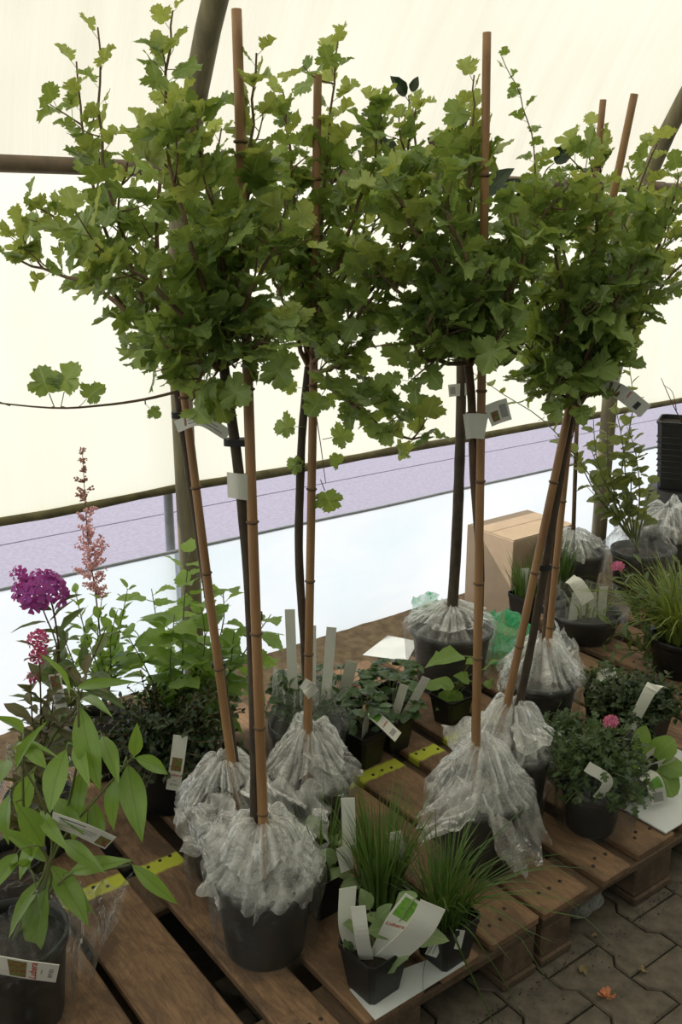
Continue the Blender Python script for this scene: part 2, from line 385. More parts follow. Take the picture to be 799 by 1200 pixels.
# tunnel section profile (Y, Z)
def prof(t):
    # t 0..1 : from wall foot over the arch to the far wall
    a = t * math.pi
    return (-0.6 + 3.25 * math.cos(a), 1.2 + 2.2 * math.sin(a))
def arch_pts(off=0.0, n=40, full=True):
    pts = [(2.65 + off, 0.0), (2.65 + off, 0.4), (2.65 + off, 0.8)]
    for i in range(n + 1):
        y, z = prof(i / n); k = V((y + 0.6, z - 1.2)); k = k.normalized() * off if k.length else k
        pts.append((y + k.x, z + k.y))
    pts += [(-3.85 - off, 0.8), (-3.85 - off, 0.4), (-3.85 - off, 0.0)]
    return pts
AP = arch_pts(0.075, 60)
def strip(name, pts, x0, x1, nx, mat, wob=0.0):
    b = MB()
    def fn(u, v):
        i = v * (len(pts) - 1); k = min(int(i), len(pts) - 2); t = i - k
        y = pts[k][0] * (1 - t) + pts[k + 1][0] * t; z = pts[k][1] * (1 - t) + pts[k + 1][1] * t
        x = x0 + (x1 - x0) * u
        w = noise.noise(V((x * 1.7, y * 1.1 + z * 0.8, 3.1))) * wob + noise.noise(V((x * 6 + z * 2, z * 0.6, 9))) * wob * 0.4
        return (x, y + w * 0.8, z + w * 0.3 * (1 if z > 1.5 else 0))
    b.grid(fn, nx, len(pts))
    return struct(b.build(name, mat))
split = next(i for i, p in enumerate(AP) if p[1] > 1.72)
_t = (1.72 - AP[split - 1][1]) / (AP[split][1] - AP[split - 1][1])
AP.insert(split, (AP[split - 1][0] * (1 - _t) + AP[split][0] * _t, 1.72))
wall_pts = [(2.735, 0.725), (2.735, 0.9), (2.73, 1.05)] + AP[3:split + 1]
wall_back = strip('wall_back', wall_pts, -7, 11, 160, 'film', 0.012)
roof_pts = AP[split:]
SHADE_START_Y = -2.0  # where the roof film gives way to the added blocker, tuned for top light
strip('ceiling', [p for p in roof_pts if p[1] >= 1.2 and p[0] > SHADE_START_Y], -7, 11, 120, 'film_top', 0.02)
strip('ceiling_added_shade', [p for p in roof_pts if p[1] >= 1.2 and p[0] < SHADE_START_Y + 0.2], -7, 11, 60, 'added_shade', 0.02)  # unseen layer added behind the camera to block light from the far roof
strip('wall_front', [p for p in roof_pts if p[1] <= 1.25 and p[0] < 0], -7, 11, 40, 'added_shade', 0.01)  # unseen far wall, darkened with the same added light blocker
# rolled dirty hem of the wall film
b = MB(); pts = [(-7 + 0.15 * i, 2.735 + 0.004 * noise.noise(V((i * 0.4, 0, 0))), 0.722 + 0.008 * noise.noise(V((i * 0.33, 5, 0)))) for i in range(121)]
b.tube(pts, [0.015 + 0.004 * noise.noise(V((i * 0.7, 9, 1))) for i in range(121)], 10)
b.build('rolled_hem', 'hem', wall_back)
# skirt film standing on the ground
b = MB()
b.grid(lambda u, v: (-7 + 18 * u, 2.77 + 0.012 * noise.noise(V((u * 40, v * 2, 4))) * (1 - v), v * 0.498 + 0.004 * noise.noise(V((u * 30, 2, 2))) * v), 220, 8)
skirt = struct(b.build('baseboard_back', 'skirt'))
b = MB(); b.tube([(-7 + 0.2 * i, 2.77, 0.498 + 0.004 * noise.noise(V((i * 0.2 / 18 * 30, 2, 2)))) for i in range(91)], 0.006, 8); b.build('top_edge', 'galv', skirt)
# steel hoops, purlin and a thin galvanised post
def hoop(X, label):
    pts = [(X, y, z) for y, z in arch_pts(0.0, 48)]
    b = MB(); b.tube(pts, 0.034, 14)
    tag(b.build('tunnel_hoop', 'hoop', None, origin=(X, 2.65, 0)), label, 'hoop', 'steel hoops of the tunnel')
hoop(1.371, 'olive painted steel tunnel hoop crossing the brown purlin behind the leafy shrubs')
hoop(3.486, 'olive painted steel tunnel hoop rising behind the sparse rose bush')
b = MB(); _y = 2.565 - .034 - .021
b.tube([(-7, _y, 1.698), (2, _y, 1.698), (11, _y, 1.698)], 0.022, 10)
for X in (1.371, 3.486): b.tube([(X - .045, _y, 1.698), (X + .045, _y, 1.698)], 0.026, 10)
tag(b.build('purlin', 'purlin', None, origin=(2, 2.57, 1.7)), 'brown steel purlin tube running along the film wall', 'tube')
p0 = ony(196, 560, 2.80)
b = MB(); b.tube([(p0.x, 2.80, 0), (p0.x, 2.80, 0.9), (p0.x, 2.79, 1.35)], 0.016, 10)
tag(b.build('galvanised_post', 'galv', None, origin=(p0.x, 2.80, 0)), 'thin galvanised post standing behind the wall film hem', 'post')
# bare earth with dead grass along the skirt
b = MB()
b.grid(lambda u, v: (-1 + 7 * u, 2.34 + 0.43 * v, -0.012 + 0.035 * v * v + 0.007 * noise.noise(V((u * 60, v * 5, 0))) + 0.004 * noise.noise(V((u * 170, v * 12, 3)))), 260, 10)
struct(stuff(b.build('floor_earth', simple_mat('bare_earth', (0.26, 0.18, 0.10), (0.15, 0.10, 0.055), 30, 1.0, 0.9))))
o = bpy.data.objects['floor_earth']; o['kind'] = 'structure'

# ------------------------------------------------------------------ pallets
PAL_L, PAL_Y0 = 1.2, 1.10
bw = [(0.0, 0.145), (0.185, 0.285), (0.325, 0.47), (0.51, 0.61), (0.65, 0.795)]
nm = MB(); nm.lathe([(0.0042, -0.002), (0.0042, 0.0006), (0.0, 0.001)], (0, 0, 0), 8); nail_me = nm.mesh('nail'); nail_me.materials.append(M['nail'])
PT = thing
def pallet(x0, dz, striped, label, y0=PAL_Y0):
    T = thing('pallet', label, 'pallet', (x0 + 0.4, y0 + 0.6, 0), 'wooden pallets under the plants')
    mt = 'wood_stripe' if striped else 'wood'
    top = DECK + dz
    def board(nme, lo, hi, mat, rot=0.0):
        c = (V(lo) + V(hi)) / 2
        b = MB(); h = (V(hi) - V(lo)) / 2; b.box(-h, h)
        me = b.mesh(nme, smooth=False, bevel=0.004); me.materials.append(M[mat])
        o = bpy.data.objects.new(nme, me); col.objects.link(o); o.parent = T
        o.location = c - wl(T); o.rotation_euler = (R.gauss(0, 0.002), R.gauss(0, 0.004), rot); return o
    for k, (a, c) in enumerate(bw):
        e = R.uniform(-0.006, 0.006)
        bo = board('deck_board', (x0 + a, y0 + e, top - 0.022), (x0 + c, y0 + PAL_L + e, top), mt, R.gauss(0, 0.003))
        for yy in (0.05, 0.6, 1.15):
            for q in ((a + c) / 2 - 0.03, (a + c) / 2, (a + c) / 2 + 0.03):
                inst('nail', nail_me, T, Matrix.Translation((x0 + q + R.uniform(-.005, .005), y0 + yy + 0.045 * (yy == 0.6) + R.uniform(-.015, .015), top + 0.0015)))
    for yy, w in ((0.0, 0.145), (0.5275, 0.145), (1.055, 0.145)):
        b = board('stringer_board', (x0 + 0.002, y0 + yy + 0.004, top - 0.044), (x0 + 0.793, y0 + yy + w, top - 0.022), 'wood_block')
        for xx, ww in ((0.0, 0.1), (0.325, 0.145), (0.695, 0.1)):
            board('block', (x0 + xx + 0.003, y0 + yy + 0.006, 0.022), (x0 + xx + ww - 0.003, y0 + yy + w - 0.004, top - 0.0445), 'wood_block')
    for xx, ww in ((0.0, 0.1), (0.325, 0.145), (0.695, 0.1)):
        board('bottom_board', (x0 + xx, y0, 0.002), (x0 + xx + ww, y0 + PAL_L, 0.0218), 'wood_block')
    return T
pallet(-0.255, 0, False, 'wooden pallet under the long-leaved shrub in a black pot')
pallet(0.560, 0, True, 'yellow-striped wooden pallet under the sage, chive and grass pots')
pallet(1.372, 0, True, 'yellow-striped wooden pallet under the herb pots, with bare corner board at its edge')
pallet(2.184, 0, False, 'wooden pallet under the wrapped pots beside the cardboard box')
pallet(2.996, 0, False, 'wooden pallet under the rose bush and stacked black pot')

# ------------------------------------------------------------------ leaves
def leaf_from_outline(half, pet, seed, cup=0.25, droop=0.25, ruff=0.05, hub=(0, 0.4), fold=0.0):
    rr = random.Random(seed)
    out = [(x, y) for x, y in half] + [(-x, y) for x, y in reversed(half) if x > 1e-6]
    out = [(x * rr.uniform(0.93, 1.07), y + rr.uniform(-0.02, 0.02)) for x, y in out]
    n = len(out); hx, hy = hub
    def zf(x, y): return cup * x * x - droop * y * y + ruff * noise.noise(V((x * 3.4, y * 3.4, seed * 1.7))) * 1.6 + fold * abs(x)
    ring = [(hx + (x - hx) * 0.55, hy + (y - hy) * 0.55) for x, y in out]
    pts = out + ring + [(hx, hy)]
    vs_ = [(x, y + pet, zf(x, y)) for x, y in pts]
    fs = [[i, (i + 1) % n, n + (i + 1) % n, n + i] for i in range(n)] + [[n + i, n + (i + 1) % n, 2 * n] for i in range(n)]
    uvs = [(0.5 + x * 0.8, y) for x, y in pts]
    b = MB(); b.add(vs_, fs, 0.0, uvs)
    if pet > 0:
        w = 0.018
        b.add([(-w, 0, 0.0), (w, 0, 0.0), (w, pet, 0), (-w, pet, 0), (0, 0, -w * 1.5), (0, pet, -w * 1.5)], [[0, 1, 2, 3], [0, 3, 5, 4], [1, 4, 5, 2]], 0, [(0.5, 0.02)] * 6)
    return b
GOOSE = [(0, 0.03), (0.13, -0.06), (0.24, -0.03), (0.36, -0.05), (0.38, 0.05), (0.46, 0.10), (0.36, 0.19), (0.55, 0.17), (0.57, 0.27), (0.66, 0.31), (0.60, 0.41), (0.62, 0.51), (0.49, 0.52), (0.43, 0.60), (0.28, 0.54), (0.38, 0.66), (0.36, 0.75), (0.40, 0.83), (0.28, 0.85), (0.22, 0.95), (0.12, 0.93), (0.0, 1.02)]
OVAL = [(0, 0), (0.12, 0.06), (0.26, 0.2), (0.33, 0.38), (0.31, 0.56), (0.22, 0.75), (0.10, 0.91), (0, 1.0)]
ROUND = [(0, 0), (0.2, 0.0), (0.38, 0.12), (0.48, 0.32), (0.47, 0.55), (0.36, 0.78), (0.2, 0.93), (0, 0.98)]
TOOTH = [(0, 0), (0.16, 0.02), (0.22, 0.12), (0.34, 0.15), (0.36, 0.28), (0.45, 0.33), (0.42, 0.47), (0.46, 0.56), (0.36, 0.66), (0.34, 0.78), (0.22, 0.84), (0.14, 0.95), (0, 1.0)]
BROAD = [(0, 0), (0.18, 0.03), (0.30, 0.13), (0.33, 0.18), (0.41, 0.28), (0.39, 0.36), (0.43, 0.46), (0.34, 0.55), (0.35, 0.63), (0.23, 0.74), (0.20, 0.81), (0.08, 0.92), (0, 1.02)]
LANCE = [(0, 0), (0.05, 0.07), (0.13, 0.22), (0.18, 0.40), (0.185, 0.55), (0.15, 0.72), (0.08, 0.88), (0, 1.0)]
HERB = [(0, 0), (0.1, 0.1), (0.3, 0.12), (0.42, 0.28), (0.22, 0.34), (0.2, 0.44), (0.42, 0.52), (0.44, 0.68), (0.2, 0.66), (0.16, 0.8), (0.2, 0.94), (0, 1.0)]
PETAL = [(0, 0), (0.10, 0.2), (0.28, 0.6), (0.33, 0.85), (0.18, 0.97), (0, 0.93)]
def leafset(name, half, mat, pet, n=5, **k):
    out = []
    for i in range(n):
        kk = {a: (v[0] + (v[1] - v[0]) * i / max(1, n - 1) if isinstance(v, tuple) and a != 'hub' else v) for a, v in k.items()}
        bb = leaf_from_outline(half, pet, i + 1, **kk)
        me = bb.mesh(name); me.materials.append(M[mat]); me['i'] = i
        out.append((me, bb))
    return out
LS = {}
LS['goose'] = leafset('leaf', GOOSE, 'goose', 0.5, 7, cup=(-0.4, 0.7), droop=(-0.2, 0.65), ruff=(0.08, 0.18), fold=(0.0, 0.35))
LS['goose_young'] = leafset('leaf', GOOSE, 'goose_young', 0.5, 5, cup=(-0.2, 0.8), droop=(-0.3, 0.4), ruff=(0.08, 0.16), fold=(0.1, 0.4))
LS['glossy'] = leafset('leaf', OVAL, 'glossy', 0.2, 3, cup=0.2, droop=(0.1, 0.5), ruff=0.02, fold=0.3)
LS['broad'] = leafset('leaf', BROAD, 'broad', 0.25, 5, cup=(-0.2, 0.2), droop=(0.1, 0.55), ruff=0.07, fold=0.12)
LS['phlox_leaf'] = leafset('leaf', LANCE, 'phlox_leaf', 0.03, 4, cup=0.4, droop=(0.1, 0.5), ruff=0.03, fold=0.25)
LS['red_leaf'] = leafset('leaf', LANCE, 'red_leaf', 0.03, 4, cup=0.4, droop=(0.1, 0.5), ruff=0.03, fold=0.25)
LS['astleaf'] = leafset('leaf', OVAL, 'broad', 0.15, 4, cup=0.2, droop=(0, 0.3), ruff=0.04, fold=0.15)
LS['box_leaf'] = leafset('leaf', OVAL, 'box_leaf', 0.1, 3, cup=0.2, droop=0.2, ruff=0.0, fold=0.2)
LS['straw'] = leafset('leaf', TOOTH, 'straw', 0.15, 4, cup=(-0.2, 0.3), droop=(0.1, 0.4), ruff=0.05, fold=0.2)
LS['sage'] = leafset('leaf', OVAL, 'sage', 0.2, 4, cup=(-0.6, 0.3), droop=(0.1, 0.5), ruff=0.06)
LS['round'] = leafset('leaf', ROUND, 'round', 0.25, 3, cup=(-0.2, 0.3), droop=(0.1, 0.3), ruff=0.05)
LS['herb'] = leafset('leaf', HERB, 'herb', 0.3, 4, cup=0.0, droop=(0.0, 0.5), ruff=0.1)
LS['rose'] = leafset('leaf', ROUND, 'rose', 0.2, 4, cup=0.2, droop=(0, 0.4), ruff=0.05, fold=0.15)
LS['melon'] = leafset('leaf', BROAD, 'broad', 0.4, 4, cup=(-0.2, 0.3), droop=(0.2, 0.5), ruff=0.08)
LS['dry'] = leafset('leaf', BROAD, 'dry', 0.1, 2, cup=0.8, droop=0.2, ruff=0.2)

CNT, OVER = {}, {}
def put_leaf(T, kind, pos, d, nrm, size, name='leaf', into=None):
    me, bb = R.choice(LS[kind])
    if into is None and kind.startswith('goose'):
        CNT[T.name] = CNT.get(T.name, 0) + 1
        if CNT[T.name] > 290: into = OVER.setdefault(T.name, MB())
    mt = frame(pos, d, nrm, size)
    if into is not None:
        into.add([mt @ v for v in bb.v], bb.f, 0.0, list(bb.uv), R.uniform(0.01, 1))
        return None
    return inst(name, me, T, mt)
UPN = V((-0.25, 0.35, 0.9))
def leaves_along(T, path, kind, size, step, start=0.1, spread=0.9, up=0.35, into=None, droop=0.0, face=0.0, end=1.0, pairs=False, young=True):
    L = [0]
    for i in range(1, len(path)): L.append(L[-1] + (path[i] - path[i - 1]).length)
    s = L[-1] * start; az = R.uniform(0, 6.28); cnt = 0
    while s <= L[-1] * end:
        k = next(i for i in range(1, len(L)) if L[i] >= s - 1e-9)
        t = (s - L[k - 1]) / max(1e-9, L[k] - L[k - 1])
        p = path[k - 1].lerp(path[k], t); tan = (path[k] - path[k - 1]).normalized()
        a = tan.orthogonal().normalized(); bb = tan.cross(a)
        for rep in range(2 if pairs else 1):
            ang = az + math.pi * rep
            side = a * math.cos(ang) + bb * math.sin(ang)
            d = side * spread + tan * 0.55 + V((0, 0, up - droop)) + rv(0.3)
            nrm = UPN + tan * 0.5 + side * -0.15 + rv(0.55) - HEAD * face
            kk = 'goose_young' if kind == 'goose' and young and s > L[-1] * 0.62 and R.random() < 0.75 else kind
            put_leaf(T, kk, p, d, nrm, R.uniform(*size) * (1 - 0.35 * (s / L[-1]) ** 3), into=into); cnt += 1
        az += 2.4; s += step * R.uniform(0.75, 1.25)
    return cnt
BR = {}
def branch(T, path, r0, r1, mat='twig', name='branch', n=6):
    BR.setdefault(T.name, []).extend(p.copy() for p in path)
    k = len(path); rs = [r0 + (r1 - r0) * i / (k - 1) for i in range(k)]
    return MB().tube(path, rs, n).build(name, mat, T)
def shoot(T, pts, kind, size, step, r0=0.004, r1=0.0012, mat='twig', spur=0, start=0.1, n=16, spur_len=(0.03, 0.09), **k):
    path = catmull(pts, n)
    for i in range(1, len(path) - 1): path[i] = path[i] + rv(0.003)
    br = branch(T, path, r0, r1, mat)
    cnt = leaves_along(T, path, kind, size, step, start, **k)
    for q in range(spur):
        i = int((0.08 + 0.8 * (q + R.random()) / spur) * (len(path) - 1)); p = path[i]
        tan = (path[min(i + 1, len(path) - 1)] - path[i - 1 if i else 0]).normalized()
        d = (rv() + tan * 0.6 + V((0, 0, 0.35))).normalized(); l = R.uniform(*spur_len)
        sp = catmull([p, p + d * l * 0.5 + rv(0.006), p + d * l + V((0, 0, 0.01))], 4)
        branch(T, sp, r1 * 1.4, r1 * 0.6, mat, n=4)
        cnt += leaves_along(T, sp, kind, size, step * 0.75, 0.3, **{**k, 'young': i > len(path) * 0.55})
    return cnt

def petiole(T, a, mat='green_stem', r=0.0014, name='petiole'):
    """short stalk from the nearest twig of the plant to point a"""
    b_ = min(BR[T.name], key=lambda p: (p - a).length); L = (a - b_).length
    if L < 0.003: return
    MB().tube(catmull([b_, b_.lerp(a, .5) + V((0, 0, .08 * L)), a], 5), r, 5).build(name, mat, T)
# ------------------------------------------------------------------ pots, bags, stakes, tags
POTS = []
def round_pot(T, c, r, h, z0=DECK):
    POTS.append(dict(T=T.name, c=V((c[0], c[1])), r=r * 1.01, z0=z0, zt=z0 + h, gather=0.0))
    b = MB(); rb = r * 0.78
    b.lathe([(rb * 0.97, 0), (rb, 0.006), (r * 0.94, h - 0.028), (r * 0.95, h - 0.024), (r, h - 0.022), (r * 1.01, h - 0.002), (r * 0.99, h), (r * 0.96, h), (r * 0.93, h - 0.02), (rb * 0.9, 0.02)], (c[0], c[1], z0), 36)
    b.build('pot', 'pot', T)
    s = MB(); s.lathe([(r * 0.93, h - 0.03), (r * 0.6, h - 0.022), (r * 0.25, h - 0.016), (0.0, h - 0.014)], (c[0], c[1], z0), 24); s.build('soil', 'soil', T)
def square_pot(T, c, w, h, z0=DECK, rot=0.0):
    POTS.append(dict(T=T.name, c=V((c[0], c[1])), r=w * .53, z0=z0, zt=z0 + h, gather=0.0, sq=1))
    b = MB(); vs_ = []; rings = [(0.72, 0), (0.74, 0.004), (0.96, h - 0.014), (1.0, h - 0.012), (1.01, h), (0.95, h), (0.93, h - 0.02)]
    for k, z in rings:
        q = w / 2 * k; e = q * 0.8
        for x, y in ((q, -e), (q, e), (e, q), (-e, q), (-q, e), (-q, -e), (-e, -q), (e, -q)):
            vs_.append((c[0] + x * math.cos(rot) - y * math.sin(rot), c[1] + x * math.sin(rot) + y * math.cos(rot), z0 + z))
    fs = []
    for i in range(len(rings) - 1): fs += [[i * 8 + j, i * 8 + (j + 1) % 8, (i + 1) * 8 + (j + 1) % 8, (i + 1) * 8 + j] for j in range(8)]
    fs.append(list(range(8))[::-1]); b.add(vs_, fs); b.build('pot', 'pot', T, smooth=False)
    s = MB(); o = (len(rings) - 1) * 8
    top = [V(v) for v in vs_[o:o + 8]]; s.add(top + [V((c[0], c[1], z0 + h - 0.012))], [[i, (i + 1) % 8, 8] for i in range(8)]); s.build('soil', 'soil', T, smooth=False)
def bag(T, c, r, h, seed, gather=0.10, ruff=0.07, z0=DECK, slack=0.016, stem=0.016, lean=(0, 0), milk_top=1.0, mat='bag', lop=0.0, open_top=False, bottom=0.004):
    """clear bag pulled up round a pot and gathered at the stem; lop shifts the ruff to one side"""
    for q in POTS:
        if q['T'] == T.name and z0 == q['z0']: q.update(br=(r * 1.06 + .012) if open_top else r * 1.14 + .016, gather=(.05 + gather * .24 + ruff * .9) if open_top else gather + .03, open=open_top)
    c = V((c[0], c[1], 0)); sd = seed * 7.3
    nz = lambda x, y, z=0.0: noise.noise(V((x, y, z + sd)))
    def side_r(a, z):
        rp = r * (0.78 + 0.23 * min(1, max(0, z / h)))
        ca, sa = math.cos(a), math.sin(a)
        return rp + slack * (0.7 + 0.9 * nz(ca * 1.6, sa * 1.6, z * 6)) + 0.006 * nz(ca * 7 + z * 9, sa * 7, z * 14) + 0.004
    k1 = 15 + seed % 6; k2 = 33 + seed % 5
    tri = lambda x: 1 - 2 * abs((x / math.pi) % 2 - 1)
    def pleat(ca, sa, a, q):
        w = 6 * nz(ca * 1.3, sa * 1.3, 2) + 1.5 * q * nz(ca * 2, sa * 2, 8)
        return (0.65 * tri(k1 * a + w) + 0.45 * tri(k2 * a + 2 * w + q)) * (0.65 + 0.5 * nz(ca * 2.5, sa * 2.5, 5))
    def fn(u, v):
        a = u * 2 * math.pi; ca, sa = math.cos(a), math.sin(a)
        pl = pleat(ca, sa, a, v)
        if v < 0.36:                                   # up the side of the pot
            t = v / 0.36; z = bottom + t * (h + 0.012 - bottom); rr = side_r(a, z) + 0.0025 * pl * t
        elif v < 0.66:                                 # over the rim, in to the stem
            t = (v - 0.36) / 0.30
            t2 = t * 0.3 if open_top else t
            r0 = side_r(a, h); rr = r0 + (stem - r0) * t2 ** 0.85
            z = h + 0.012 + gather * (t2 ** 1.2) * (1 + 0.15 * nz(ca, sa, 7)) + math.sin(math.pi * min(1, t + 0.08)) * (0.009 * pl + 0.014 * nz(ca * 2.2, sa * 2.2, 3 + t * 2))
            if open_top: z += t * 0.04 + t * 0.012 * pl
        elif open_top:                                 # open mouth, edge standing unevenly
            t = (v - 0.66) / 0.34; L = ruff * (0.55 + 0.9 * nz(ca * 1.2, sa * 1.2, 11) + lop * math.cos(a - 0.3 * seed))
            r0 = side_r(a, h); rr = r0 + (stem - r0) * 0.3 ** 0.85 + t * 0.03 * nz(ca * 2, sa * 2, 4) + 0.006 * pl * t
            z = h + 0.052 + 0.012 * pl + gather * 0.236 + max(-0.02, L) * t
        else:                                          # loose end folded back down over the rim in pleats
            t = (v - 0.66) / 0.34; ext = 0.86 + 0.42 * nz(ca * 1.2, sa * 1.2, 11) + 0.08 * pl + lop * math.cos(a - 0.7 * seed)
            tt = t * max(0.35, ext); top = r * 1.13
            up = ruff * 0.55 * math.sin(math.pi * min(1, tt * 1.6)) * max(0, 0.25 + nz(ca * 1.5, sa * 1.5, 17))
            rr = stem + (top - stem) * min(1.25, tt) ** 0.9
            z = h + 0.022 + gather * (1 - min(1, tt)) ** 1.25 - 0.055 * max(0, tt - 0.85) / 0.25 + up + (0.3 + t) * 0.009 * pl + 0.012 * nz(ca * 3, sa * 3, 20 + t * 3)
        lx = lean[0] * max(0, z / (h + gather)) ** 2; ly = lean[1] * max(0, z / (h + gather)) ** 2
        return c + V((rr * ca + lx, rr * sa + ly, z0 + z))
    def mk(u, v):
        a = u * 2 * math.pi; ca, sa = math.cos(a), math.sin(a)
        pl = max(0.0, 0.5 + 0.8 * pleat(ca, sa, a, v))
        if v < 0.33: return 0.02 + 0.09 * max(0, nz(ca * 3, sa * 3, v * 9))
        if v < 0.37: return 0.06 + (v - 0.33) / 0.04 * 0.4 * milk_top * pl
        if v < 0.66: return milk_top * (0.06 + 0.5 * pl ** 1.4)
        return milk_top * (0.06 + 0.95 * pl ** 1.5) * (0.9 + 0.6 * nz(ca * 3, sa * 3, v * 8))
    b = MB(); b.grid(fn, 260, 44, True, mk)
    return b.build('plastic_bag', mat, T)
def flap(T, quad, seed, amp=0.018, mat='bag', milk=0.5, name='bag_flap', n=26):
    A, B, C, D = [V(q) for q in quad]
    nr = (B - A).cross(D - A).normalized()
    def fn(u, v):
        uu = u + 0.16 * noise.noise(V((v * 3.3, seed * 1.9, 2))) * abs(2 * u - 1); vv = v + 0.26 * noise.noise(V((u * 4.2, seed * 2.3, 7))) * abs(2 * v - 1)
        p = A.lerp(B, uu).lerp(D.lerp(C, uu), vv)
        w = noise.noise(V((u * 3.5, v * 2, seed * 3.1))) + 0.5 * noise.noise(V((u * 11, v * 4, seed * 5.3))) + 0.45 * math.sin(u * 22 + 3 * noise.noise(V((v * 2, u * 2, seed)))) * (1 - v) * 0.6
        return p + nr * w * amp
    b = MB(); b.grid(fn, n, n, False, lambda u, v: max(0.02, milk + 0.6 * noise.noise(V((u * 5, v * 3, seed * 2.2)))))
    return b.build(name, mat, T)
def stake(T, p0, p1, r=0.0092):
    p0, p1 = V(p0), V(p1); L = (p1 - p0).length; n = 40
    d = (p1 - p0).normalized(); s = d.orthogonal().normalized()
    path = [p0.lerp(p1, i / n) + s * 0.003 * math.sin(i * 0.16 + p0.x * 9) for i in range(n + 1)]
    o = MB().tube(path, [r * (1.12 - 0.25 * i / n) for i in range(n + 1)], 10).build('stake', 'bamboo', T)
    k = 0.12 + R.uniform(0, 0.1)
    while k < L - 0.03:
        c = p0 + d * k; i = int(k / L * n); c = path[i].lerp(path[min(i + 1, n)], k / L * n - i)
        MB().tube([c - d * 0.003, c - d * 0.001, c + d * 0.001, c + d * 0.003], [r * 1.0, r * 1.28, r * 1.28, r * 1.0], 10).build('node', 'bamboo_node', o)
        k += R.uniform(0.17, 0.24)
    return o
def stem(T, pts, r0, r1, mat='bark_dark', n=40, knot=0.10):
    path = catmull(pts, n); k = len(path)
    rs = [(r0 + (r1 - r0) * i / (k - 1)) * (1 + knot * noise.noise(V((i * 0.9, r0 * 900, path[0].x * 3)))) for i in range(k)]
    return MB().tube(path, rs, 10).build('stem', mat, T)
def tie(T, a, b_, w=0.012):
    a, b_ = V(a), V(b_); m = (a + b_) / 2; d = (b_ - a); L = d.length / 2 + 0.0112; d = d.normalized() if d.length > 1e-4 else _r.copy()
    o = d.cross(V((0, 0, 1))).normalized(); pts = []
    bb = MB(); vs_ = []; n = 20
    for zz in (-w / 2, w / 2):
        for i in range(n):
            an = 2 * math.pi * i / n
            vs_.append(m + d * L * math.copysign(abs(math.cos(an)) ** 0.7, math.cos(an)) + o * 0.0115 * math.copysign(abs(math.sin(an)) ** 0.7, math.sin(an)) + V((0, 0, zz)))
    fs = [[i, (i + 1) % n, n + (i + 1) % n, n + i] for i in range(n)] + [list(range(n))[::-1], list(range(n, 2 * n))]
    bb.add(vs_, fs); return bb.build('tie', 'tie', T, smooth=False)
FONT = {}
def text_mesh(txt, mat):
    key = (txt, mat)
    if key in FONT: return FONT[key]
    cu = bpy.data.curves.new('lettering', 'FONT'); cu.body = txt; cu.size = 1.0; cu.align_x = 'CENTER'; cu.align_y = 'CENTER'; cu.resolution_u = 3
    if txt == 'Lubera': cu.shear = 0.25; cu.offset = 0.012
    to = bpy.data.objects.new('lettering', cu); col.objects.link(to)
    dg = bpy.context.evaluated_depsgraph_get(); me = bpy.data.meshes.new_from_object(to.evaluated_get(dg))
    bpy.data.objects.remove(to); me.materials.clear(); me.materials.append(M[mat]); me.name = 'lettering'
    FONT[key] = me; return me
def tagstrip(T, path, w, wdir, prints=(), name='plant_tag', thick=0.0012, mat='tag'):
    """bent plastic plant tag along path; prints: (start, end, w0, w1, material) patches and (at, text, size, material)"""
    pts = catmull(path, 12) if len(path) > 2 else [V(path[0]).lerp(V(path[1]), i / 8) for i in range(9)]
    wd = V(wdir).normalized(); k = len(pts); vs_ = []; nrm = []
    for i, p in enumerate(pts):
        t = (pts[min(i + 1, k - 1)] - pts[max(0, i - 1)]).normalized(); s = (wd - t * wd.dot(t)).normalized(); n = t.cross(s); nrm.append((t, s, n))
        for a, bq in ((-1, -1), (1, -1), (1, 1), (-1, 1)): vs_.append(p + s * (w / 2 * a) + n * (thick / 2 * bq))
    fs = []
    for i in range(k - 1):
        for j in range(4): j2 = (j + 1) % 4; fs.append([i * 4 + j, i * 4 + j2, (i + 1) * 4 + j2, (i + 1) * 4 + j])
    fs += [[3, 2, 1, 0], [(k - 1) * 4 + j for j in range(4)]]
    o = MB().add(vs_, fs).build(name, mat, T, smooth=False)
    for pr in prints:
        if not isinstance(pr[1], str):
            a, b_, w0, w1, m = pr; bb = MB(); vv = []; i0, i1 = a * (k - 1), b_ * (k - 1); q = 6
            for j in range(q + 1):
                x = i0 + (i1 - i0) * j / q; i = min(int(x), k - 2); p = pts[i].lerp(pts[i + 1], x - i); t, s, n = nrm[min(i + 1, k - 1)]
                sg = 1 if n.dot(CAMP - p) > 0 else -1
                vv += [p + s * (w * w0) + n * sg * (thick / 2 + 0.0004), p + s * (w * w1) + n * sg * (thick / 2 + 0.0004)]
            bb.add(vv, [[2 * j, 2 * j + 1, 2 * j + 3, 2 * j + 2] for j in range(q)]); bb.build('print', m, o)
        else:
            a, txt, size, m, rot = pr; x = a * (k - 1); i = min(int(x), k - 2); p = pts[i].lerp(pts[i + 1], x - i); t, s, n = nrm[i]
            if n.dot(CAMP - p) < 0: n = -n
            xd = s if rot else t
            if xd.dot(_r) < 0 and not rot: xd = -xd
            yd = n.cross(xd)
            mt = Matrix((xd, yd, n)).transposed().to_4x4()
            inst('lettering', text_mesh(txt, m), o, Matrix.Translation(p + n * (thick / 2 + 0.0006)) @ mt @ Matrix.Diagonal((size, size, size, 1)))
    return o
def blank_tag(T, foot, top, w, lean=(0, 0, 0)):
    foot, top = V(foot), V(top)
    return tagstrip(T, [foot, foot.lerp(top, 0.55) + V(lean), top], w, _r + rv(0.35))

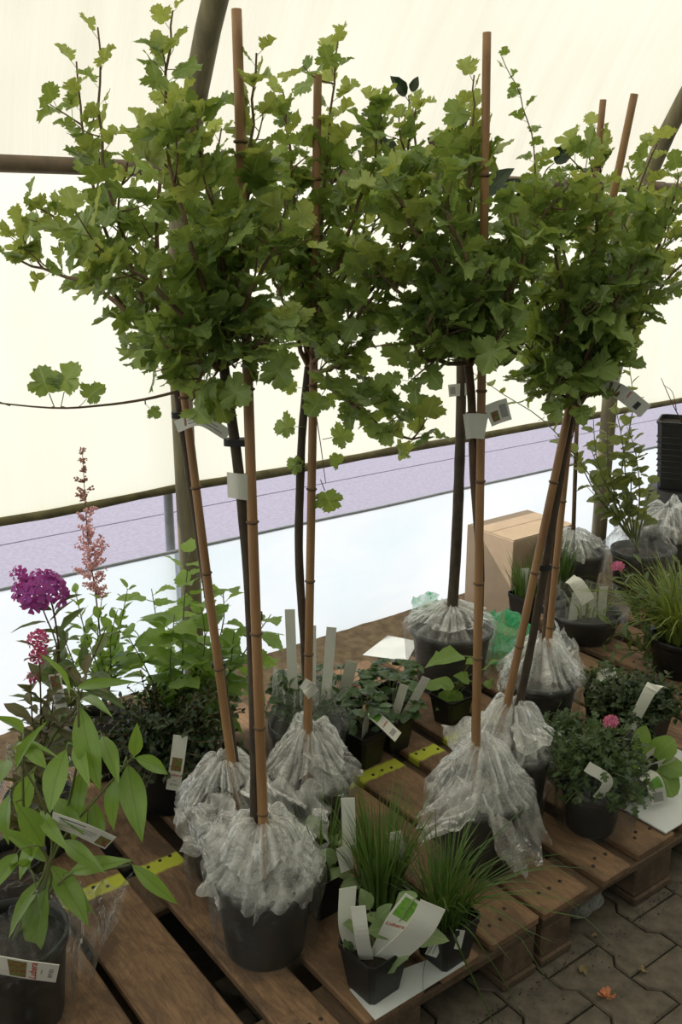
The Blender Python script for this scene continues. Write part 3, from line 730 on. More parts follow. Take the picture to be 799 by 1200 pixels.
# ------------------------------------------------------------------ gooseberry standards
def pxs(hd, pts):
    """pixel list (x, y[, extra distance]) on the upright plane through a plant"""
    return [ath(p[0], p[1], hd + (p[2] if len(p) > 2 else 0.0)) for p in pts]
LEAFN = []
GR = 'gooseberry standards on bamboo stakes'
def standard(label, c, pot_r, pot_h, stem_px, stake_px, shoots, hd, step=0.018, size=(0.030, 0.060), filler=(), bagk=None, tags=(), ties=(), stem_r=(0.0105, 0.0085), spur=4, seed=1, stem_mat='bark_dark', base_lift=0.0):
    T = thing('gooseberry_standard', label, 'potted tree', (c[0], c[1], DECK), GR)
    round_pot(T, c, pot_r, pot_h)
    top_z = DECK + pot_h - 0.02
    root = V((c[0], c[1], top_z))
    sp = [root] + pxs(hd, stem_px)
    stem(T, sp, stem_r[0], stem_r[1], stem_mat)
    st = pxs(hd - 0.015, stake_px); d = (st[0] - st[-1]).normalized()
    if st[0].z > top_z: st[0] = st[0] + d * ((st[0].z - top_z + 0.03) / max(0.3, -d.z))
    stake(T, st[0], st[-1])
    n = 0
    for s in shoots:
        n += shoot(T, pxs(hd, s), 'goose', size, step, 0.0055, 0.0016, spur=spur, start=0.20, face=0.25)
    LEAFN.append(n)
    for a, b_ in ties: tie(T, ath(*a, hd), ath(*b_, hd))
    if bagk is not None: bag(T, c, pot_r, pot_h, **bagk)
    return T

# A: front standard
c1 = onz(308, 980, .40); c1 = (c1.x, c1.y); h1 = hdist(V((c1[0], c1[1], 0)))
T1 = standard('gooseberry standard whose bagged black pot stands beside the sage pot, black pot side showing', c1, 0.103, 0.185,
    [(300, 975), (299, 860), (294, 720), (286, 610), (276, 520), (266, 455), (262, 418)], [(309, 985), (300, 740), (288, 430), (277, 10)],
    [[(262, 425), (282, 330, .02), (292, 200), (301, 62)],
     [(262, 425), (262, 300, -.05), (240, 200, -.06), (212, 112, -.04)],
     [(262, 425), (232, 310, -.08), (204, 215, -.1), (196, 130, -.08)],
     [(262, 425), (290, 350, -.06), (322, 290, -.05), (335, 235, -.02)],
     [(260, 430), (215, 370, -.08), (160, 320, -.1), (100, 300, -.08)],
     [(260, 430), (240, 360, .10), (215, 250, .12), (205, 190, .1)],
     [(262, 430), (300, 405, -.05), (325, 380, -.06)],
     [(260, 432), (232, 420, -.08), (190, 405, -.1)],
     [(262, 430), (240, 432, -.05), (225, 470, -.06)]],
    h1, bagk=dict(seed=1, gather=0.095, ruff=0.085, slack=0.02, lop=0.2), ties=[((270, 518), (289, 518)), ((300, 722), (301, 722))], spur=6)
flap(T1, [onz(245, 950, .40), onz(310, 990, .42), onz(300, 1075, .30), onz(232, 1045, .31)], 3, 0.02, milk=0.4)
flap(T1, [onz(318, 985, .42), onz(385, 990, .40), onz(370, 1060, .31), onz(300, 1080, .30)], 5, 0.022, milk=0.35)
tagstrip(T1, [ath(267, 568, h1 - .02), ath(280, 570, h1 - .03), ath(297, 572, h1 - .02)], 0.045, (0, 0, 1))

# B: leaning standard behind A
c2 = onz(275, 915, .38); c2 = (c2.x - .005, c2.y + .03); h2 = hdist(V((c2[0], c2[1], 0)))
T2 = standard('leaning gooseberry standard with one long nearly bare shoot reaching out sideways', c2, 0.10, 0.18,
    [(277, 910), (262, 810), (245, 700), (225, 570), (212, 480), (207, 440)], [(275, 918), (258, 790), (240, 660), (221, 520), (213, 440), (205, 380)],
    [[(207, 445), (160, 330), (122, 190), (115, 32)],
     [(207, 445), (150, 345, .05), (106, 200, .05), (90, 72, .03)],
     [(207, 445), (185, 280), (195, 110), (203, 12)],
     [(207, 440), (130, 340, -.03), (78, 270), (38, 238)],
     [(205, 440), (165, 380, -.08), (105, 334, -.05), (50, 316), (-4, 292)],
     [(207, 440), (175, 330, .08), (140, 260, .1), (150, 190, .08)],
     [(207, 445), (225, 350, .1), (250, 260, .14), (260, 150, .14)]],
    h2, bagk=dict(seed=2, gather=0.085, ruff=0.10, slack=0.022, lop=0.3), ties=[((208, 486), (214, 486)), ((254, 779), (259, 779))], spur=5, step=0.024)
sp = catmull(pxs(h2, [(212, 458), (170, 468, -.02), (120, 475, -.04), (60, 478, -.06), (-40, 468, -.08)]), 16); branch(T2, sp, 0.0035, 0.0015)
for x, y, s, d in ((8, 452, .06, (-1, .4)), (62, 452, .055, (-.3, 1)), (70, 448, .06, (.3, 1)), (93, 444, .04, (.6, .6)), (-20, 455, .05, (-1, 1)), (172, 466, .025, (.6, -.6))):
    p = ath(x * .97 + 4, 477 - abs(x - 60) * .03, h2 - .05); petiole(T2, p, 'twig'); put_leaf(T2, 'goose', p, _r * d[0] + V((0, 0, d[1])), -HEAD + V((0, 0, .5)) + rv(.4), s)
tagstrip(T2, [ath(207, 500, h2 - .009), ath(235, 492, h2 - .03), ath(268, 510, h2 - .02)], 0.024, (0, 0, 1), [(0.25, 0.9, -.2, -.1, 'ink_grey'), (0.25, 0.8, .05, .15, 'ink_grey')])
flap(T2, [onz(205, 955, .34), onz(262, 925, .40), onz(300, 975, .36), onz(215, 1005, .30)], 8, 0.02, milk=0.4)
flap(T2, [onz(282, 918, .395), onz(388, 922, .40), onz(384, 985, .33), onz(330, 985, .36)], 9, 0.015, milk=0.35)

# C: the standard with a small white tag on its stem
c3 = onz(363, 880, .38); c3 = (c3.x + .01, c3.y + .01); h3 = hdist(V((c3[0], c3[1], 0)))
T3 = standard('gooseberry standard with drooping leafy shoots and a small white tag low on the stem', c3, 0.10, 0.18,
    [(363, 875), (359, 780), (351, 660), (352, 570), (355, 500), (362, 430)], [(361, 860), (363, 640), (367, 420), (373, 88)],
    [[(362, 432), (372, 330), (383, 190), (398, 38)],
     [(362, 432), (350, 300), (340, 180, -.04), (332, 108, -.05)],
     [(364, 425), (420, 360, -.06), (470, 290, -.1), (492, 250, -.1)],
     [(362, 420), (405, 280, -.06), (440, 190, -.05), (448, 160, -.04)],
     [(366, 432), (415, 475, -.10), (465, 510, -.12), (508, 512, -.14)],
     [(362, 430), (330, 350, -.05), (300, 290, -.03)],
     [(362, 430), (390, 350, .1), (430, 280, .12), (455, 235, .1)],
     [(362, 430), (400, 390, -.1), (440, 345, -.12), (452, 300, -.12)],
     [(362, 430), (360, 330, .05), (390, 250, .06), (380, 165, .05)],
     [(362, 436), (395, 430, -.12), (415, 405, -.14)]],
    h3, bagk=dict(seed=3, gather=0.09, ruff=0.11, slack=0.02, lop=0.2), spur=6, size=(0.030, 0.062))
sp = pxs(h3 - .01, [(366, 440), (370, 480), (376, 520), (382, 566)]); branch(T3, catmull(sp, 8), .0015, .0008)
for x, y, s, dx, dz in ((345, 455, .035, -1, .1), (378, 472, .03, 1, .4), (346, 500, .045, -1, 0), (386, 515, .045, 1, .2), (358, 548, .035, -1, .2), (382, 562, .055, .3, -.8), (388, 540, .03, 1, .1)):
    put_leaf(T3, 'goose', ath((x + 370) / 2, y, h3 - .01), _r * dx + V((0, 0, dz)), -HEAD + rv(.5), s)
tagstrip(T3, [ath(355, 800, h3 - .025), ath(362, 806, h3 - .03), ath(368, 814, h3 - .025)], 0.032, (0, 0, 1))
flap(T3, [onz(345, 880, .40), onz(372, 885, .40), onz(425, 905, .30), onz(390, 940, .30)], 12, 0.02, milk=0.5)

# D: the standard with the tall straight stake
c4 = onz(558, 890, .40); c4 = (c4.x + .01, c4.y - .01); h4 = hdist(V((c4[0], c4[1], 0)))
T4 = standard('gooseberry standard with a tall straight stake and a bag corner hanging over the pallet edge', c4, 0.105, 0.185,
    [(558, 880), (560, 760), (563, 660), (556, 560), (553, 470), (549, 425)], [(558, 890), (563, 600), (567, 400), (571, 38)],
    [[(550, 425), (545, 300), (553, 180), (556, 88)],
     [(548, 425), (500, 375, -.08), (455, 330, -.1), (430, 290, -.1)],
     [(546, 420), (500, 290), (478, 200), (490, 118)],
     [(555, 420), (600, 310, -.02), (640, 250), (668, 215)],
     [(550, 420), (560, 300, .08), (545, 200, .1), (530, 150, .08)],
     [(550, 422), (520, 330, -.1), (480, 260, -.12), (462, 210, -.1)],
     [(550, 425), (590, 350, -.1), (615, 300, -.12), (598, 240, -.1)],
     [(552, 428), (500, 420, -.1), (480, 395, -.12)],
     [(552, 428), (580, 400, -.12), (600, 370, -.14)],
     [(552, 425), (560, 340, -.14), (530, 270, -.16), (515, 230, -.14)],
     [(550, 428), (530, 400, -.12), (500, 385, -.14), (520, 340, -.14)]],
    h4, bagk=dict(seed=4, gather=0.10, ruff=0.10, slack=0.022, lop=0.3), ties=[((553, 487), (566, 487))], spur=6, stem_mat='bark', size=(0.030, 0.062))
shoot(T4, pxs(h4 + .1, [(600, 300), (628, 212), (614, 125), (588, 66)]), 'goose', (0.018, 0.032), 0.022, 0.002, 0.0008, start=0.1)
sp = catmull(pxs(h4 - .12, [(620, 352), (560, 380), (500, 398), (430, 407)]), 12); branch(T4, sp, .003, .0015)
tagstrip(T4, [ath(545, 500, h4 - .02), ath(555, 499, h4 - .035), ath(570, 500, h4 - .02)], 0.05, (0, 0, 1))
tagstrip(T4, [ath(572, 488, h4 - .02), ath(584, 483, h4 - .02), ath(597, 479, h4 - .02)], 0.045, (0, 0, 1), [(0.15, 0.5, -.35, .1, 'photo_mixed'), (0.6, 0.9, -.3, .3, 'ink_grey')])
flap(T4, [onz(545, 925, .38), onz(610, 900, .40), onz(647, 985, .22), onz(612, 1033, .15)], 21, 0.022, milk=0.45, mat='bag')
flap(T4, [onz(560, 940, .38), onz(595, 960, .36), onz(618, 1030, .16), onz(590, 1010, .20)], 25, 0.02, milk=0.55)
flap(T4, [onz(555, 905, .40), onz(560, 960, .36), onz(500, 990, .32), onz(490, 950, .34)], 22, 0.022, milk=0.4)

# E: two leaning standards on the right
c6 = onz(597, 850, .38); c6 = (c6.x + .01, c6.y); h6 = hdist(V((c6[0], c6[1], 0)))
T6 = standard('gooseberry standard on a long slanted bamboo stake carrying two printed tags below its crown', c6, 0.103, 0.185,
    [(604, 848), (622, 760), (640, 660), (655, 570), (668, 495), (674, 465)], [(590, 848), (618, 720), (661, 500), (700, 310), (744, 110)],
    [[(672, 480), (695, 380), (725, 280), (772, 165)],
     [(672, 480), (640, 390, -.05), (622, 300, -.06), (640, 215, -.05)],
     [(672, 475), (735, 360, -.08), (775, 280, -.1), (796, 205, -.1)],
     [(674, 470), (730, 400, -.06), (780, 330, -.06), (830, 285, -.05)],
     [(672, 475), (690, 330, -.1), (700, 240, -.12), (690, 180, -.1)],
     [(670, 480), (635, 430, -.05), (612, 400, -.06)],
     [(672, 478), (715, 430, -.08), (745, 385, -.1)],
     [(672, 475), (660, 350, -.12), (650, 280, -.14), (672, 230, -.12)],
     [(672, 478), (690, 410, -.12), (740, 320, -.14), (730, 260, -.12)],
     [(672, 482), (660, 440, -.1), (640, 470, -.12)],
     [(672, 476), (720, 370, -.12), (700, 300, -.14)],
     [(672, 480), (650, 400, -.1), (690, 360, -.15), (700, 340, -.15)]],
    h6, bagk=dict(seed=5, gather=0.095, ruff=0.11, slack=0.022, lop=0.2), ties=[((633, 664), (641, 664))], spur=5, size=(0.030, 0.062))
tagstrip(T6, [ath(674, 452, h6 - .008), ath(700, 437, h6 - .05), ath(728, 440, h6 - .05)], 0.042, (0, 0, 1), [(0.25, 0.55, -.4, .4, 'photo_green'), (0.65, 0.95, -.25, -.1, 'ink_grey')])
tagstrip(T6, [ath(673, 456, h6 - .011), ath(718, 455, h6 - .07), ath(757, 482, h6 - .07)], 0.034, (-.3, 0, 1), [(0.45, 0.62, -.4, .4, 'photo_mixed'), (0.71, 'Lubera', .009, 'ink_red', 1), (0.84, 0.9, -.3, .2, 'ink_dark')])
flap(T6, [onz(518, 850, .36), onz(590, 830, .40), onz(600, 880, .36), onz(530, 890, .28)], 31, 0.02, milk=0.55)
flap(T6, [onz(598, 850, .42), onz(632, 843, .41), onz(650, 868, .38), onz(612, 892, .35)], 32, 0.022, milk=0.75)
c7 = onz(638, 780, .36); c7 = (c7.x, c7.y + .01); h7 = hdist(V((c7[0], c7[1], 0)))
T7 = standard('gooseberry standard behind its leaning twin, its stem crossing the twin bamboo stake', c7, 0.105, 0.185,
    [(637, 778), (642, 710), (650, 620), (662, 540), (672, 495), (680, 470)], [(640, 780), (652, 640), (670, 480), (690, 300), (707, 117)],
    [[(680, 475), (700, 330), (705, 220), (700, 150)],
     [(680, 475), (640, 360), (605, 290), (600, 240)],
     [(680, 475), (740, 380), (770, 310), (790, 240)],
     [(680, 475), (670, 340), (655, 250), (668, 205)],
     [(680, 470), (720, 350, .1), (745, 250, .1), (735, 190, .1)],
     [(680, 475), (630, 420), (610, 370)]],
    h7, bagk=dict(seed=6, gather=0.10, ruff=0.10, slack=0.025), spur=4, step=0.026, stem_mat='bark')
flap(T7, [onz(650, 722, .42), onz(670, 745, .34), onz(698, 798, .15), onz(642, 788, .34)], 41, 0.012, milk=0.45)

# F: dark glossy-leaved young tree in the big black pot
c5 = onz(530, 720, .38); c5 = (c5.x, c5.y); h5 = hdist(V((c5[0], c5[1], 0)))
T5 = thing('potted_fruit_tree', 'young fruit tree with thick dark stem and dark glossy leaves in a black pot', 'potted tree', (c5[0], c5[1], DECK))
round_pot(T5, c5, 0.13, 0.20)
stem(T5, [(c5[0], c5[1], .32)] + pxs(h5, [(530, 718), (535, 640), (539, 540), (541, 430), (538, 330), (525, 230), (505, 160)]), 0.020, 0.011, 'bark_dark')
for pts, leaves in (([(541, 430), (500, 250), (485, 150), (479, 112)], [(479, 118, 462, 92, .085), (482, 112, 488, 92, .05), (455, 175, 433, 152, .085), (470, 185, 446, 165, .08)]),
                    ([(540, 400), (548, 280), (543, 150)], [(545, 155, 537, 128, .09), (560, 210, 548, 180, .08)]),
                    ([(540, 400), (600, 290), (640, 200)], [(645, 195, 672, 172, .09), (625, 230, 598, 210, .08), (640, 235, 612, 225, .07), (590, 300, 620, 270, .08)]),
                    ([(541, 420), (580, 400), (598, 370)], [(600, 380, 602, 425, .10), (590, 385, 570, 420, .09), (560, 240, 590, 200, .09)])):
    branch(T5, catmull(pxs(h5, pts), 10), .006, .002, 'bark_dark')
    for x0, y0, x1, y1, s in leaves:
        a, b_ = ath(x0, y0, h5), ath(x1, y1, h5 - R.uniform(-.03, .05)); L = (b_ - a).length
        petiole(T5, a, 'bark_dark', .002); put_leaf(T5, 'glossy', a, b_ - a, V((0, 0, .6)) - HEAD * .7 + rv(.3), L * 0.95)
tagstrip(T5, [ath(526, 458, h5 - .013), ath(536, 457, h5 - .014), ath(549, 456, h5 - .010)], 0.036, (0, 0, 1), [(0.1, 0.4, -.3, .3, 'ink_grey')])
bag(T5, c5, 0.13, 0.20, 7, gather=0.05, ruff=0.03, slack=0.02, mat='bag')

# ------------------------------------------------------------------ shrubs and flowers on the left
c = onz(45, 1190, DECK); c = (0.385, 1.50)
L1 = thing('potted_shrub', 'shrub with long drooping bright green leaves in a bagged black pot', 'potted shrub', (c[0], c[1], DECK))
round_pot(L1, c, 0.098, 0.185)
bag(L1, c, 0.098, 0.185, 11, gather=0.03, ruff=0.06, slack=0.022, mat='bag_clear', open_top=True, milk_top=0.18)
hl = hdist(V((c[0], c[1], 0)))
root = V((c[0], c[1], DECK + .17))
for q in ([(60, 1010), (50, 940), (15, 880)], [(62, 1000), (90, 900), (92, 815)], [(70, 990), (110, 940), (157, 886)], [(58, 1020), (30, 960), (28, 860)], [(58, 1040), (56, 1010)], [(75, 1030), (110, 1022), (152, 1014)]):
    branch(L1, catmull([root] + pxs(hl, q), 12), .0035, .0018, 'green_stem')
def long_leaf_mesh(k):
    b = MB(); n = 12; vs_ = []; uv = []
    dr = (0.12, 0.35, 0.6, 0.0)[k]
    for i in range(n + 1):
        t = i / n; w = 0.5 * math.sin(math.pi * t ** 0.82) ** 1.05 if 0 < t < 1 else 0.0
        z = 0.12 * math.sin(t * math.pi) - dr * t * t * 0.5
        for s in (-1, -.5, 0, .5, 1):
            vs_.append((s * w, t, z + 0.10 * abs(s) * w * 2 + 0.012 * math.sin(t * 30 + k) * abs(s))); uv.append((0.5 + s * w, t))
    fs = [[i * 5 + j, i * 5 + j + 1, (i + 1) * 5 + j + 1, (i + 1) * 5 + j] for i in range(n) for j in range(4)]
    b.add(vs_, fs, 0, uv); b.add([(-.03, -.12, -.01), (.03, -.12, -.01), (.03, 0.02, 0), (-.03, .02, 0)], [[0, 1, 2, 3]], 0, [(.5, .01)] * 4)
    me = b.mesh('leaf'); me.materials.append(M['long']); return me
LONG = [long_leaf_mesh(i) for i in range(4)]
def longleaf(T, x0, y0, x1, y1, w, hd, d0=0.0, d1=-0.05, tilt=0.7):
    a, b_ = ath(x0, y0, hd + d0), ath(x1, y1, hd + d1); L = (b_ - a).length
    nrm = V((0, 0, tilt)) - HEAD * (1.1 - tilt) + rv(.25)
    W = w / FPX * (a - CAMP).dot(_f)
    petiole(T, a - (b_ - a) * .1)
    inst('leaf', LONG[R.randrange(4)], T, frame(a, b_ - a, nrm, (W * 0.98, L * 1.03, L * 0.5)))
for x0, y0, x1, y1, w in ((95, 828, 117, 925, 32), (78, 878, 58, 952, 34), (92, 868, 101, 915, 18), (120, 862, 139, 917, 20), (158, 886, 161, 850, 17), (158, 888, 199, 906, 20), (150, 896, 166, 983, 31),
        (55, 1010, 2, 968, 20), (60, 1014, 104, 1082, 28), (72, 1022, 109, 1070, 17), (56, 1030, 9, 1087, 20), (56, 1040, 40, 1124, 36), (82, 1022, 153, 1008, 21), (155, 1013, 208, 1060, 18), (48, 950, 76, 994, 17),
        (15, 880, 62, 875, 9), (8, 890, -6, 925, 26), (28, 860, 2, 838, 14), (82, 818, 57, 764, 14), (90, 806, 156, 798, 13), (95, 820, 131, 838, 13), (22, 945, 52, 992, 30), (12, 930, 4, 990, 24), (96, 935, 86, 985, 22),
        (30, 870, 55, 900, 18), (40, 905, 20, 960, 26), (60, 935, 98, 975, 22), (110, 940, 120, 990, 20), (20, 1000, -8, 1040, 22), (35, 1020, 10, 1010, 18), (100, 900, 90, 960, 22), (140, 905, 128, 975, 22), (20, 900, 45, 850, 13), (50, 980, 20, 1030, 26), (75, 985, 120, 1020, 20)):
    longleaf(L1, x0, y0, x1, y1, w, hl, R.uniform(-.04, .06), R.uniform(-.08, .03))
petiole(L1, ath(63, 960, hl - .02), 'tag', .0009, 'tag_loop'); tagstrip(L1, [ath(62, 960, hl - .02), ath(95, 972, hl - .03), ath(130, 988, hl - .02)], 0.036, (0, -.3, 1), [(0.12, 0.55, .28, .34, 'ink_dark'), (0.12, 0.75, .10, .15, 'ink_grey'), (0.12, 0.75, -.02, .03, 'ink_grey'), (0.12, 0.72, -.14, -.09, 'ink_grey'), (0.8, 0.98, -.4, .2, 'photo_mixed')])
pA, pB, pC = ath(-4, 1130, hl - .108), ath(30, 1136, hl - .113), ath(68, 1141, hl - .108)
tagstrip(L1, [pA, pB, pC], 0.052, (0, -.35, 1), [(0.22, 0.52, -.42, .42, 'photo_mixed'), (0.63, 'Lubera', 0.017, 'ink_red', 1), (0.745, 0.765, -.12, .12, 'ink_grey'), (0.90, 'RP-01', 0.011, 'ink_dark', 1)])
flap(L1, [onz(60, 1050, .32), onz(160, 1015, .25), onz(112, 1140, .16), onz(84, 1130, .22)], 51, 0.012, milk=0.2, mat='bag_clear')

# phlox
def floret_mesh(mat, k):
    b = MB()
    for i in range(5):
        a = i * 2 * math.pi / 5 + 0.2 * k; lb = leaf_from_outline(PETAL, 0.0, i + 3 * k, cup=0.3, droop=-0.15, ruff=0.04, hub=(0, .6))
        rot = Matrix.Rotation(a, 4, 'Z'); b.add([rot @ v for v in lb.v], lb.f, 0, list(lb.uv), 0.05 + 0.1 * i)
    b.tube([(0, 0, 0.02), (0, 0, -0.3), (0.03, 0, -0.9)], [0.07, 0.045, 0.035], 5)
    me = b.mesh('floret'); me.materials.append(M[mat]); return me
FL = {m: [floret_mesh(m, k) for k in range(2)] for m in ('purple', 'pink', 'magenta')}
def flower_head(T, c, rad, n, mat, size, squash=0.75):
    for i in range(n):
        z = 1 - 1.55 * (i + .5) / n; a = i * 2.4; rr = math.sqrt(max(0, 1 - z * z))
        d = V((rr * math.cos(a), rr * math.sin(a), z)) + rv(.15)
        inst('floret', R.choice(FL[mat]), T, frame(c + V((d.x * rad, d.y * rad, d.z * rad * squash)), d.orthogonal(), d, size * R.uniform(.85, 1.15)))
c = (0.60, 1.97); hp = hdist(V((c[0], c[1], 0)))
P1 = thing('potted_phlox', 'purple phlox with one domed flower head in a small dark pot by the film wall', 'potted flower', (c[0], c[1], DECK))
round_pot(P1, c, 0.08, 0.14)
root = V((c[0], c[1], DECK + .12))
for pts, r, nl in (([(60, 860), (70, 780), (62, 710), (50, 696)], .003, 1), ([(50, 860), (68, 770), (50, 712)], .003, 1), ([(75, 850), (110, 770), (125, 735)], .0025, 1), ([(65, 860), (90, 800), (75, 745)], .0025, 1)):
    path = catmull([root] + pxs(hp, pts), 14); branch(P1, path, r, r * .5, 'red_stem')
    leaves_along(P1, path, 'phlox_leaf', (.07, .11), .05, .2, spread=1.0, up=.1, pairs=True)
fc = ath(48, 693, hp); flower_head(P1, fc, 0.048, 36, 'purple', 0.023, .72); flower_head(P1, ath(22, 672, hp), .012, 5, 'purple', .014)
petiole(P1, ath(23, 676, hp), 'red_stem', .0016)
bag(P1, c, 0.08, 0.14, 12, gather=.03, ruff=.05, mat='bag_clear', open_top=True, milk_top=.3)
c = (0.48, 1.80); hq = hdist(V((c[0], c[1], 0)))
P2 = thing('potted_phlox', 'small pink phlox with reddish narrow leaves below the purple phlox head', 'potted flower', (c[0], c[1], DECK))
round_pot(P2, c, 0.07, 0.13)
root = V((c[0], c[1], DECK + .11))
for pts in ([(45, 880), (48, 810), (45, 758)], [(50, 880), (62, 830), (66, 785)], [(40, 880), (38, 840), (36, 795)], [(55, 880), (90, 830), (100, 790)]):
    path = catmull([root] + pxs(hq, pts), 12); branch(P2, path, .0025, .0012, 'red_stem')
    leaves_along(P2, path, 'red_leaf', (.05, .085), .03, .15, spread=1.0, up=.1, pairs=True)
tagstrip(P2, [ath(64, 790, hq + .002), ath(68, 810, hq - .004), ath(73, 831, hq - .008)], 0.024, _r, [(0.05, .45, -.4, .4, 'photo_mixed'), (.55, .85, -.35, .3, 'ink_grey')])
flower_head(P2, ath(45, 750, hq), .015, 12, 'magenta', .012, 1.1); flower_head(P2, ath(46, 768, hq), .013, 8, 'magenta', .012, 1.0); flower_head(P2, ath(36, 795, hq), .008, 4, 'magenta', .011)

# astilbe
c = (0.85, 2.20); ha = hdist(V((c[0], c[1], 0)))
A1 = thing('potted_astilbe', 'astilbe with a feathery pink plume above divided green leaves', 'potted flower', (c[0], c[1], DECK))
round_pot(A1, c, 0.085, 0.15)
root = V((c[0], c[1], DECK + .13))
spine = catmull([root] + pxs(ha, [(122, 800), (113, 700), (104, 640), (97, 530)]), 40); branch(A1, spine, .003, .0008, 'red_stem', 'flower_stem')
pb, tb = MB(), MB()
for i, p in enumerate(spine):
    if p.z < ath(104, 700, ha).z: continue
    t = (p.z - ath(104, 700, ha).z) / (spine[-1].z - ath(104, 700, ha).z)
    for k in range(3):
        d = (rv() * V((1, 1, .2)) + V((0, 0, .55))).normalized(); L = (.05 * (1 - t) + .012) * R.uniform(.6, 1.2) * (0.55 if t < .12 else 1)
        tgt = tb if t > .62 else pb
        for j in range(int(6 + 30 * (1 - t))):
            q = p + d * L * R.uniform(.15, 1) + rv(.005); s = R.uniform(.0028, .0055)
            e = frame(q, rv(), rv(), s); tgt.add([e @ V(v) for v in ((0, 0, .6), (.8, 0, 0), (0, .8, 0), (-.8, 0, 0), (0, -.8, 0), (0, 0, -.6))], [[0, 1, 2], [0, 2, 3], [0, 3, 4], [0, 4, 1], [5, 2, 1], [5, 3, 2], [5, 4, 3], [5, 1, 4]], 0, None, R.uniform(.01, 1))
stuff(pb.build('plume', 'astilbe', A1)); stuff(tb.build('plume_tip', 'astilbe_tip', A1))
for pts in ([(125, 800), (140, 740), (150, 690)], [(120, 800), (100, 740), (88, 690)], [(125, 800), (115, 750), (120, 700)], [(120, 800), (80, 770), (65, 740)], [(130, 800), (155, 760), (170, 740)], [(125, 810), (105, 780), (98, 735)], [(130, 800), (130, 750), (138, 715)]):
    path = catmull([root] + pxs(ha + R.uniform(-.08, .08), pts), 12); branch(A1, path, .0025, .001, 'green_stem')
    leaves_along(A1, path, 'astleaf', (.035, .055), .028, .35, spread=1.0, up=.25, pairs=True)

# broad-leaved shrub in front of the hoop
c = (1.085, 2.155); hb = hdist(V((c[0], c[1], 0)))
B1 = thing('leafy_shrub', 'bushy light green shrub with broad toothed leaves in front of the olive hoop', 'potted shrub', (c[0], c[1], DECK))
round_pot(B1, c, 0.10, 0.17)
root = V((c[0], c[1], DECK + .15))
for k, pts in enumerate(([(215, 850), (215, 730), (222, 650)], [(210, 840), (190, 760), (178, 690)], [(225, 840), (260, 740), (262, 690)], [(230, 840), (290, 760), (318, 720)], [(205, 850), (170, 780), (150, 745)], [(230, 850), (285, 800), (300, 770)],
        [(220, 850), (240, 760), (235, 700)], [(215, 850), (200, 790), (205, 720)], [(225, 850), (265, 800), (275, 740)], [(225, 850), (250, 810), (250, 770)], [(225, 850), (245, 840), (262, 810)], [(220, 850), (180, 800), (225, 760)])):
    path = catmull([root] + pxs(hb + R.uniform(-.12, .1), pts), 14); branch(B1, path, .003, .0012, 'green_stem')
    leaves_along(B1, path, 'broad', (.06, .11), .021, .3, spread=1.0, up=.15, droop=.15)
tagless = None
# dark small-leaved bush
c = (0.93, 1.96); hd_ = hdist(V((c[0], c[1], 0)))
D1 = thing('small_leaved_bush', 'dense bush with tiny dark leaves below the broad-leaved shrub', 'potted shrub', (c[0], c[1], DECK))
round_pot(D1, c, 0.095, 0.15)
root = V((c[0], c[1], DECK + .13)); mass = MB(); tw = MB()
for k in range(130):
    a = R.uniform(0, 6.28); el = R.uniform(-.05, 1.0); d = V((math.cos(a) * math.cos(el), math.sin(a) * math.cos(el), math.sin(el)))
    L = R.uniform(.13, .215); tip = root + V((d.x * L * 1.0, d.y * L * .9, d.z * L * 1.15 + .01))
    path = catmull([root + V((d.x * .02, d.y * .02, 0)), root.lerp(tip, .55) + V((0, 0, .02)) + rv(.012), tip], 6)
    tw.tube(path, [.0014] * len(path), 4)
    leaves_along(D1, path, 'box_leaf', (.017, .026), .0085, .3, spread=1.0, up=.3, into=mass)
stuff(tw.build('twigs', 'twig', D1)); stuff(mass.build('foliage', 'box_leaf', D1))
tagstrip(D1, [ath(212, 862, hd_ - .125), ath(208, 893, hd_ - .135), ath(203, 926, hd_ - .14)], 0.034, _r, [(.42, .66, -.35, .35, 'photo_mixed'), (.73, 'Lubera', .010, 'ink_red', 1), (.82, .835, -.15, .15, 'ink_grey'), (.90, 'RP-01', .008, 'ink_dark', 1)])
flap(D1, [onz(225, 880, .30), onz(262, 875, .30), onz(262, 905, .24), onz(232, 910, .22)], 61, 0.01, milk=.25, mat='bag_clear')

# wrapped pot of seedlings behind C, with blank white labels
c = (1.268, 1.849); hw = hdist(V((c[0], c[1], 0)))
W1 = thing('wrapped_pot', 'pot of seedlings in an upright clear bag with three tall blank white labels', 'potted plant', (c[0], c[1], DECK))
round_pot(W1, c, 0.095, 0.16); bag(W1, c, 0.098, 0.16, 13, gather=.12, ruff=.10, slack=.018, mat='bag', open_top=True, milk_top=.42)
mass = MB(); root = V((c[0], c[1], DECK + .14))
for k in range(46):
    d = V((R.uniform(-1, 1), R.uniform(-1, 1), R.uniform(.6, 1.2))).normalized(); tip = root + d * R.uniform(.10, .17)
    path = [root.lerp(tip, i / 4) for i in range(5)]; mass.tube(path, .0012, 4)
    leaves_along(W1, path, 'straw', (.022, .036), .02, .5, into=mass)
stuff(mass.build('foliage', 'straw', W1))
for x, y0, y1, dx in ((344, 775, 714, -4), (365, 775, 733, 0), (380, 775, 735, 9)):
    tagstrip(W1, [V((c[0], c[1], DECK + .13)) + _r * ((x - 357) / 470) + HEAD * .02, ath(x + dx, y1, hw + .04)], .026, _r)

